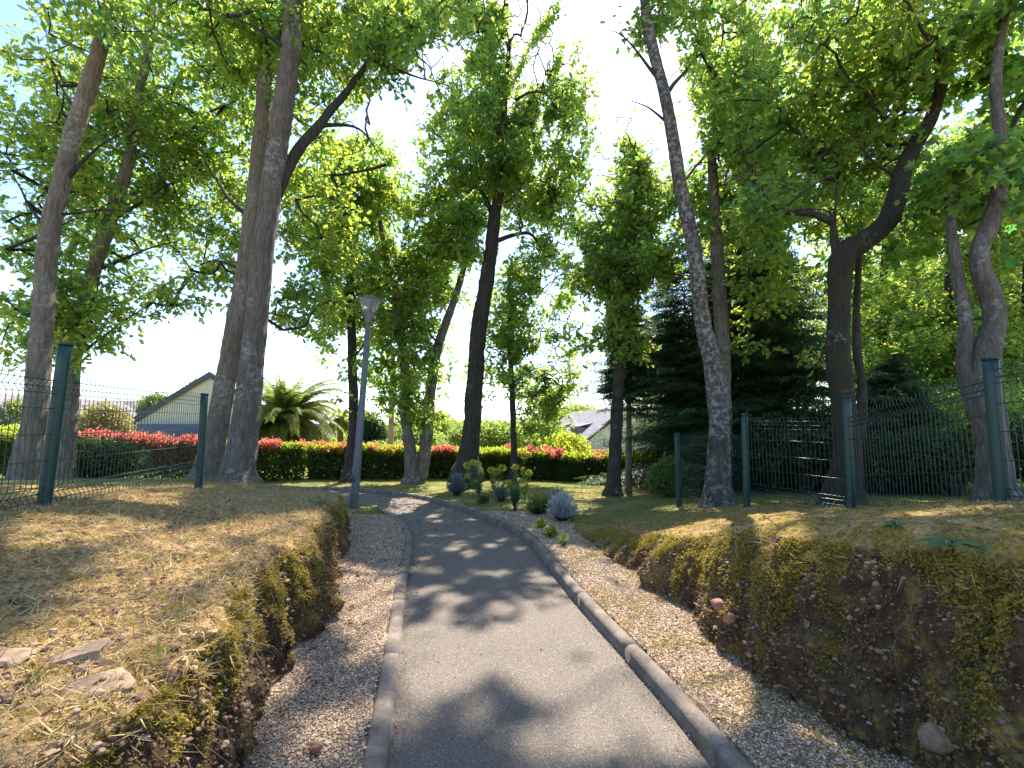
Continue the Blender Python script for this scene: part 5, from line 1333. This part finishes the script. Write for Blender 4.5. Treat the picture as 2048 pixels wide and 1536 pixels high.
# ------------------------------------------------------------------ flower bed
def gnd(px, py):
    g_ = G(px, py, .12)
    for _ in range(6):
        z = float(surf(np.array([g_[0]]), np.array([g_[1]]))[0]); g_ = G(px, py, z)
    return g_
def tuft(name, label, cat, c, rad, h, n, lm, lsize, kind='needle', group=None, spread=.9, woody=True):
    root = empty(name, c, label, cat, group)
    # many shoots fanning out of one foot, small leaves up each shoot
    ns = max(24, n // 30); th = rng.uniform(0, 2 * np.pi, ns); ph = np.arccos(1 - rng.random(ns) * .85) * spread
    d = np.stack([np.sin(ph) * np.cos(th), np.sin(ph) * np.sin(th), np.cos(ph)], 1)
    Ls = rng.uniform(.55, 1.15, ns); tip = d * np.stack([rad * Ls, rad * Ls, h * Ls], 1)
    k = rng.integers(0, ns, n); s = .35 + .65 * rng.random(n) ** .6
    pos = tip[k] * s[:, None]; pos[:, 2] = np.maximum(pos[:, 2], .01) + .02; pos += rng.normal(0, .006, pos.shape)
    v, f, a = leaves(pos, d[k] + rng.normal(0, .45, (n, 3)), rnd_dirs(n), lsize * rng.uniform(.7, 1.3, n), kind)
    build('foliage', [(v, f, 0, a)], M[lm], parent=root, smooth=False)
    v, f = seg_tubes(np.zeros((ns, 3)) - [0, 0, .03] + rng.normal(0, .01, (ns, 3)), tip * .95, .003, .0015, 4); build('stems', [(v, f, 0)], M['twig'], parent=root)
    return root
def pxr(w, c): return w / F * c[1]
c = gnd(914, 990); tuft('lavender_bush', 'rounded blue grey bush at the far left end of the flower bed', 'bush', c, pxr(21, c), pxr(38, c), 6500, 'blue_leaf', .045)
c = gnd(1124, 1042); tuft('lavender_bush', 'rounded silvery white bush nearest the camera in the flower bed', 'bush', c, pxr(33, c), pxr(52, c), 9500, 'silver_leaf', .035)
c = gnd(1076, 1028); tuft('cotton_lavender', 'bright soft green bush left of the silvery one', 'bush', c, pxr(30, c), pxr(36, c), 7500, 'soft_leaf', .035)
c = gnd(1112, 1008); tuft('cotton_lavender', 'small feathery green bush behind the silvery one', 'bush', c, pxr(24, c), pxr(30, c), 4000, 'blue_leaf', .04)
c = gnd(1003, 1003); tuft('rosemary_bush', 'small dull grey green bush in the middle of the flower bed', 'bush', c, pxr(16, c), pxr(34, c), 4500, 'blue_leaf', .028, spread=.9)
c = gnd(1083, 1056); tuft('small_plant', 'tiny yellow green plant on the gravel in front of the bright green bush', 'plant', c, pxr(9, c), pxr(14, c), 260, 'lime_leaf', .035, 'oval', spread=1)
c = gnd(1103, 1076); tuft('small_plant', 'small lime green rosette on the gravel between kerb and silvery bush', 'plant', c, pxr(12, c), pxr(20, c), 420, 'lime_leaf', .04, 'oval', spread=1)
c = gnd(1128, 1092); tuft('small_plant', 'dark green grassy tuft on the gravel nearest the right bank', 'plant', c, pxr(12, c), pxr(18, c), 260, 'grass_blade', .07, 'blade', spread=.8)
c = gnd(968, 1008); tuft('small_plant', 'dark green tuft at the foot of the yellow spurges', 'plant', c, pxr(11, c), pxr(15, c), 700, 'spurge_leaf', .04, 'oval', spread=1)
def spurge(label, px, py, heads):
    c = gnd(px, py); root = empty('spurge_plant', c, label, 'flowering plant', 'yellow spurges in the flower bed')
    PO = []; DI = []; SZ = []
    for (hx, hy, r_) in heads:
        top = P(hx, hy, c[1] + rng.uniform(-.15, .15)) - c
        st = rng.normal(0, .03, 3) * [1, 1, 0]; m = (st + top) / 2 + rng.normal(0, .015, 3)
        q_ = catmull(np.array([st, m, top]), 12); build('stem', [(*tube(q_, np.linspace(.006, .004, 12), 6), 0)], M['soft_leaf'], parent=root)
        n = 90; s = rng.uniform(.25, .97, n); pos = np.stack([np.interp(s, np.linspace(0, 1, 12), q_[:, i]) for i in range(3)], 1)
        th = rng.uniform(0, 6.28, n); PO.append(pos); DI.append(np.stack([np.cos(th), np.sin(th), rng.uniform(-.3, .5, n)], 1)); SZ.append(np.full(n, .07))
        R_ = r_ / F * c[1]; nf = 200; dd = rnd_dirs(nf); fp = top + dd * R_ * rng.uniform(.5, 1, (nf, 1)) * [1, 1, .75]
        v, f, a = leaves(fp, dd, dd + rnd_dirs(nf), .028, 'oval'); build('flower_head', [(v, f, 0, a)], M['spurge_flower'], parent=root, smooth=False)
    PO = np.vstack(PO); v, f, a = leaves(PO, np.vstack(DI), rnd_dirs(len(PO), 1), np.concatenate(SZ), 'needle'); V = v
    build('leaves', [(v, f, 0, a)], M['spurge_leaf'], parent=root, smooth=False)
spurge('spurge with dull green heads right behind the blue grey bush', 958, 998, [(934, 931, 7), (946, 925, 6), (956, 928, 7), (935, 952, 5), (962, 945, 5), (950, 965, 4)])
spurge('spurge with flat greenish heads in the middle of the bed', 992, 990, [(982, 940, 7), (992, 943, 8), (1004, 936, 8), (985, 962, 4), (1012, 964, 4)])
spurge('spurge with the single bright yellow head on the left of the tall ones', 1026, 1000, [(1030, 934, 7), (1018, 966, 5), (1024, 975, 5)])
spurge('tallest spurge with a drooping green bud and pale top', 1046, 992, [(1049, 911, 9), (1040, 960, 4), (1046, 938, 4), (1052, 970, 4)])
spurge('spurge with a round bright yellow head on the right', 1050, 1003, [(1058, 946, 7), (1046, 972, 4)])
c = gnd(1030, 1022); tuft('spurge_plant', 'leafy spurge without flowers, spiky yellow green, in front of the tall spurges', 'plant', c, pxr(17, c), pxr(46, c), 900, 'spurge_leaf', .07, 'needle', spread=.5)
# ivy and small plants on the banks
def leafpatch(name, label, cat, c, rad, n, lm, ls, kind, upz=1.0):
    th = rng.uniform(0, 2 * np.pi, n); r = rad * np.sqrt(rng.random(n)); x = c[0] + r * np.cos(th); y = c[1] + r * np.sin(th)
    z = surf(x, y) + rng.uniform(.005, .05, n); base = np.array(c)
    root = empty(name, base, label, cat)
    v, f, a = leaves(np.stack([x, y, z], 1) - base, rnd_dirs(n, .1, .5), rnd_dirs(n, upz), ls * rng.uniform(.7, 1.3, n), kind); build('leaves', [(v, f, 0, a)], M[lm], parent=root, smooth=False)
    k = rng.integers(0, n, n // 3); v, f = seg_tubes(np.stack([x, y, z - .01], 1)[k] - base, np.stack([x, y, z], 1)[np.roll(k, 1)] - base, .0015, .001, 3) if rad < .02 else seg_tubes(np.stack([x, y, z - .03], 1)[k] - base, np.stack([x, y, z], 1)[k] - base, .0015, .001, 3)
    build('stems', [(v, f, 0)], M['twig'], parent=root)
c = onb(690, 1003, .6); leafpatch('ivy_plant', 'pale green ivy trailing over the far end of the left bank', 'ivy', c, .32, 340, 'soft_leaf', .04, 'maple')
c = onb(655, 1012, .6); leafpatch('ivy_plant', 'patch of green ivy on the crest of the left bank before its far end', 'ivy', c, .22, 150, 'soft_leaf', .035, 'maple')
c = onb(1660, 1010, .65); leafpatch('weed_patch', 'pale weeds at the foot of the mossy trunk beside the fence post', 'weeds', c, .16, 160, 'silver_leaf', .035, 'oval')
def rosette(label, px, py, rad, n, lm='spurge_leaf'):
    c = onb(px, py, .8); root = empty('weed_rosette', c, label, 'weed')
    th = np.linspace(0, 2 * np.pi, n, endpoint=False) + rng.normal(0, .2, n); d = np.stack([np.cos(th), np.sin(th), rng.uniform(.02, .22, n)], 1)
    v, f, a = leaves(np.zeros((n, 3)) + [0, 0, .008], d, np.tile([0, 0, 1.], (n, 1)) + rng.normal(0, .2, (n, 3)), rad * rng.uniform(.7, 1.2, n), 'oval'); build('leaves', [(v, f, 0, a)], M[lm], parent=root, smooth=False)
    v, f = tube(np.array([[0, 0, -.03], [0, 0, .02]]), .004, 6); build('root_crown', [(v, f, 0)], M['twig'], parent=root)
for a in [('wide green thistle rosette on the crest of the right bank near the right edge', 1905, 1090, .11, 12),
          ('small green thistle rosette on the sunlit moss of the right bank', 1510, 1058, .05, 10),
          ('flat weed rosette on the shaded crest of the right bank, left of the wide one', 1790, 1052, .06, 11),
          ('small leafy weed on the left bank crest near its broken edge', 600, 1050, .045, 9, 'soft_leaf'),
          ('green seedling on the straw in the middle of the left bank', 352, 1122, .035, 8, 'soft_leaf'),
          ('single broad green weed at the left edge of the photo', 20, 1208, .07, 6, 'soft_leaf')]: rosette(*a)
# dead twigs lying on the banks
def twig(label, px, py, L, ang, z=.75):
    c = onb(px, py, z); d = np.array([math.cos(ang), math.sin(ang), 0]) * L
    s = np.linspace(-.5, .5, 9); pts = d[None] * s[:, None]; pts[:, 2] = surf(c[0] + pts[:, 0], c[1] + pts[:, 1]) - c[2] + .008 + .01 * rng.random(9); pts += rng.normal(0, .004, pts.shape)
    v, f = tube(pts, np.linspace(.004, .002, 9), 6)
    tag(build('dead_twig', [(v, f, 0)], M['root'], loc=c), label, 'twig')
twig('dead twig on the straw of the left bank above the stone slabs', 275, 1085, .12, .4)
twig('pale dead twig at the broken edge of the left bank', 272, 1375, .12, 1.0)
twig('dead twig on the upper right bank among moss', 1850, 1130, .14, -.5)
print('LEAVES', sum(s[2] for s in stats), [(s[0], s[1], s[2]) for s in stats])
